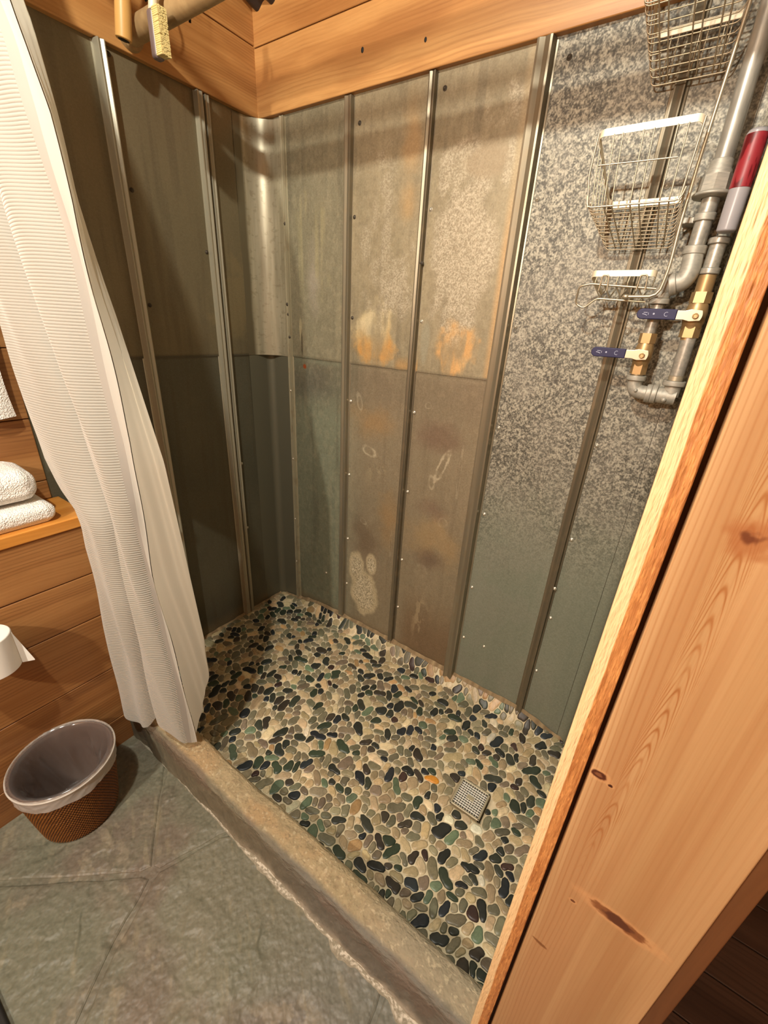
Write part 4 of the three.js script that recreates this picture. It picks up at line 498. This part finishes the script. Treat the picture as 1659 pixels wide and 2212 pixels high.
// ------------------------------------------------------------------ drain
{
  const t = thing('drain_grate', 'square metal floor drain grate set among the pebbles', 'drain', [1.3, -0.02, 0.406]); const y = -0.0185, x0 = 1.2505, x1 = 1.3495, z0 = 0.3565, z1 = 0.4555, b = 0.006;
  obj('well', boxGeo([x0 + 0.003, x1 - 0.003, y - 0.03, y - 0.012, z0 + 0.003, z1 - 0.003], 0), M.black, t);
  obj('frame', [boxGeo([x0, x1, y - 0.012, y + 0.002, z0, z0 + b], 0.001), boxGeo([x0, x1, y - 0.012, y + 0.002, z1 - b, z1], 0.001), boxGeo([x0, x0 + b, y - 0.012, y + 0.002, z0, z1], 0.001), boxGeo([x1 - b, x1, y - 0.012, y + 0.002, z0, z1], 0.001)], M.steel, t);
  const bars = []; for (let i = 1; i < 11; i++) { const q = mix(x0 + b, x1 - b, i / 11); bars.push(boxGeo([q - 0.0012, q + 0.0012, y - 0.004, y + 0.001, z0 + b, z1 - b], 0.0006)); const s = mix(z0 + b, z1 - b, i / 11); bars.push(boxGeo([x0 + b, x1 - b, y - 0.004, y + 0.0012, s - 0.0012, s + 0.0012], 0.0006)); }
  obj('grid_bars', bars, M.drainBar, t).userData.kind = 'stuff'; obj('centre_plate', boxGeo([1.288, 1.312, y - 0.004, y + 0.0016, 0.397, 0.413], 0.001), M.steel, t);
  obj('infill_plate', (() => { const sh = new THREE.Shape(); sh.moveTo(x0, -z0); sh.lineTo(x1, -z0); sh.lineTo(x1, -z1); sh.lineTo(x0, -z1); sh.closePath(); const ho = new THREE.Path(); ho.absellipse(1.3, -0.406, 0.028, 0.026, 0, 6.2832); sh.holes.push(ho); const g = new THREE.ExtrudeGeometry(sh, { depth: 0.002, bevelEnabled: false, curveSegments: 32 }); g.rotateX(-Math.PI / 2); g.translate(0, y - 0.0085, 0); return g; })(), M.drainDark, t);
}
// ------------------------------------------------------------------ waste basket with bag
{
  const cx = 0.328, cz = 1.14, y0 = YR, hh = 0.235, r0 = 0.093, r1 = 0.122; const t = thing('waste_basket', 'brown woven waste basket lined with a clear plastic bag by the half wall', 'basket', [cx, y0, cz]);
  const wv = (u, v) => { const r = v * 34, row = Math.floor(r), c = u * 84 + (row % 2) * 0.5; return Math.pow(Math.abs(Math.sin(c * Math.PI)), 0.7) * Math.pow(Math.abs(Math.sin(r * Math.PI)), 0.7); };
  obj('woven_body', [gridGeo(384, 160, (u, v) => { const a = -u * 6.2832, r = mix(r0, r1, Math.pow(v, 0.85)) - 0.004 * step(0.03, 0, v) + 0.0045 * wv(u, v), y = v * (hh - 0.002); return [cx + Math.cos(a) * r, y0 + y, cz + Math.sin(a) * r, u, v]; }), latheAlong(V(cx, y0, cz), V(cx, 2, cz), [[0.001, 0.001], [0.001, r0 - 0.003], [0.004, r0]], 90)], M.weave, t); obj('inner_wall', latheAlong(V(cx, y0, cz), V(cx, 2, cz), [[hh - 0.004, r1 + 0.001], [hh, r1 - 0.001], [hh - 0.003, r1 - 0.005], [hh - 0.1, r1 - 0.02], [0.012, r0 - 0.008], [0.01, 0.001]], 90), M.basketInner, t);
  const R = (q) => mix(r0, r1, Math.pow(q, 0.85));
  const bag = gridGeo(140, 40, (u, v) => { const a = u * 6.2832; const f1 = fbm(Math.cos(a) * 3 + 5, Math.sin(a) * 3 + v * 2, 4, 801) - 0.5, f2 = fbm(Math.cos(a) * 9 + 5, Math.sin(a) * 9 + v * 7, 3, 805) - 0.5; let y, r; if (v < 0.22) { const q = v / 0.22; y = hh - 0.004 + 0.004 * q + 0.004 * f1; r = r1 + 0.005; } else if (v < 0.34) { const q = (v - 0.22) / 0.12; y = hh + 0.005 * Math.sin(q * Math.PI) + 0.004 * f1; r = mix(r1 + 0.006, r1 - 0.008, q) + 0.002 * f2; } else { const q = (v - 0.34) / 0.66; y = mix(hh, 0.02, q) ; r = (R(y / hh) - 0.012) * mix(1, 0.94, q) - 0.05 * Math.max(0, f1 + 0.06) * Math.sin(q * Math.PI) - 0.02 * Math.abs(f2) * step(0, 0.15, q); if (q > 0.97) r *= 0.1; } return [cx + Math.cos(a) * r, y0 + y, cz + Math.sin(a) * r, u, v]; });
  obj('bag_liner', bag, M.bag, t, 'clear crinkled plastic bag'); obj('bag_fold', gridGeo(160, 14, (u, v) => { const a = u * 6.2832, f1 = fbm(Math.cos(a) * 3 + 5, Math.sin(a) * 3 + v * 2, 4, 901) - 0.5, f2 = fbm(Math.cos(a) * 12 + 5, Math.sin(a) * 12 + v * 5, 3, 905) - 0.5; const y = mix(hh - 0.044 + 0.012 * f1, hh + 0.004, v); return [cx + Math.cos(a) * (R(Math.min(1, y / hh)) + 0.008 - 0.004 * v + 0.004 * f2), y0 + y, cz + Math.sin(a) * (R(Math.min(1, y / hh)) + 0.008 - 0.004 * v + 0.004 * f2), u, v]; }), M.bagFold, t, 'cloudy plastic fold over the rim'); obj('rim_ring', (() => { const g = new THREE.TorusGeometry(r1 + 0.006, 0.0022, 10, 80); g.rotateX(Math.PI / 2); g.translate(cx, y0 + hh - 0.002, cz); return g; })(), M.bagFold, t);
}
// ------------------------------------------------------------------ towels, paper, mat
function towelGeo(x0, x1, y0, y1, z0, z1, seed) { const w = x1 - x0, h = y1 - y0, d = z1 - z0; const g = new RoundedBoxGeometry(w, h, d, 10, Math.min(w, h, d) * 0.46); const p = g.attributes.position, nn = g.attributes.normal; for (let i = 0; i < p.count; i++) { const x = p.getX(i), y = p.getY(i), z = p.getZ(i); const n = (fbm(z * 26 + seed, x * 26 + y * 20, 3, seed) - 0.5) * 0.012; p.setXYZ(i, x + nn.getX(i) * n, y + nn.getY(i) * n - 0.008 * Math.max(0, -z / d) , z + nn.getZ(i) * n); } g.translate((x0 + x1) / 2, (y0 + y1) / 2, (z0 + z1) / 2); g.computeVertexNormals(); return boxUV(g, 'z'); }
{
  const a = thing('folded_towel', 'thick folded white towel lying flat on the ledge', 'towel', [0.11, 0.83, 1.15], 'folded towels on the ledge'); obj('cloth_fold', towelGeo(0.02, 0.196, 0.831, 0.888, 0.95, 1.4, 3), M.terry, a);
  const b = thing('folded_towel', 'fluffy white towel on top of another towel on the ledge', 'towel', [0.11, 0.89, 1.15], 'folded towels on the ledge'); obj('cloth_fold', towelGeo(0.012, 0.172, 0.8935, 0.98, 0.962, 1.4, 13), M.terry, b);
  const c = thing('hand_towel', 'white hand towel hanging on the plank wall above the ledge', 'towel', [0.03, 1.6, 1.05]); const hang = (x, k) => gridGeo(30, 40, (u, v) => { const y = mix(1.088 - 0.018 * u + 0.002 * k, 1.62, v), z = mix(0.934, 1.16, u) + 0.014 * step(0.15, 0.6, v) + 0.006 * Math.sin(v * 9) * (1 - u); return [x + 0.008 * Math.sin(u * 9 + v * 2) * (0.4 + 0.6 * (1 - v)), y, z, u * 0.3, y]; });
  obj('cloth', mergeAll([hang(0.036, 0), hang(0.026, 1)]), M.terry, c); obj('peg', cyl(V(0.006, 1.615, 1.05), V(0.055, 1.622, 1.05), 0.008), M.handleWood, c);
  const r = thing('toilet_roll', 'white toilet paper roll with a loose paper tail on the half wall', 'toilet roll', [0.262, 0.515, 1.185]); const R = 0.051;
  obj('roll', latheAlong(V(0.262, 0.515, 1.185), V(0.262, 1, 1.185), [[0.001, 0.02], [0, 0.022], [0, R - 0.003], [0.003, R], [0.1, R], [0.104, R - 0.003], [0.104, 0.022], [0.1, 0.02], [0.001, 0.02]], 48), M.paper, r);
  obj('paper_tail', gridGeo(14, 14, (u, v) => { const a = -1.15; const s = u * 0.04, x = 0.262 + Math.cos(a) * R + Math.sin(-a) * 0 + s * 0.35, z = 1.185 + Math.sin(a) * R - s * 0.55; const cut = 1 - 0.96 * u; return [x + 0.002, 0.517 + 0.1 * mix(0.0, 1, v) * cut + 0.0 , z, u, v]; }), M.paper, r);
  obj('holder_spindle', [cyl(V(0.262, 0.505, 1.185), V(0.262, 0.618, 1.185), 0.008), cyl(V(0.2, 0.508, 1.185), V(0.262, 0.508, 1.185), 0.006), cyl(V(0.199, 0.508, 1.185), V(0.204, 0.508, 1.185), 0.02)], M.steel, r);
  const m = thing('bath_mat', 'black fuzzy mat corner lying on the slate floor at bottom left', 'mat', [0.5, YR, 1.6]); const mg = boxGeo([0.25, 0.70, YR + 0.0005, YR + 0.014, 1.425, 1.9], 0.006); obj('pile', mg, M.black, m);
}
renderer.render(scene, camera);
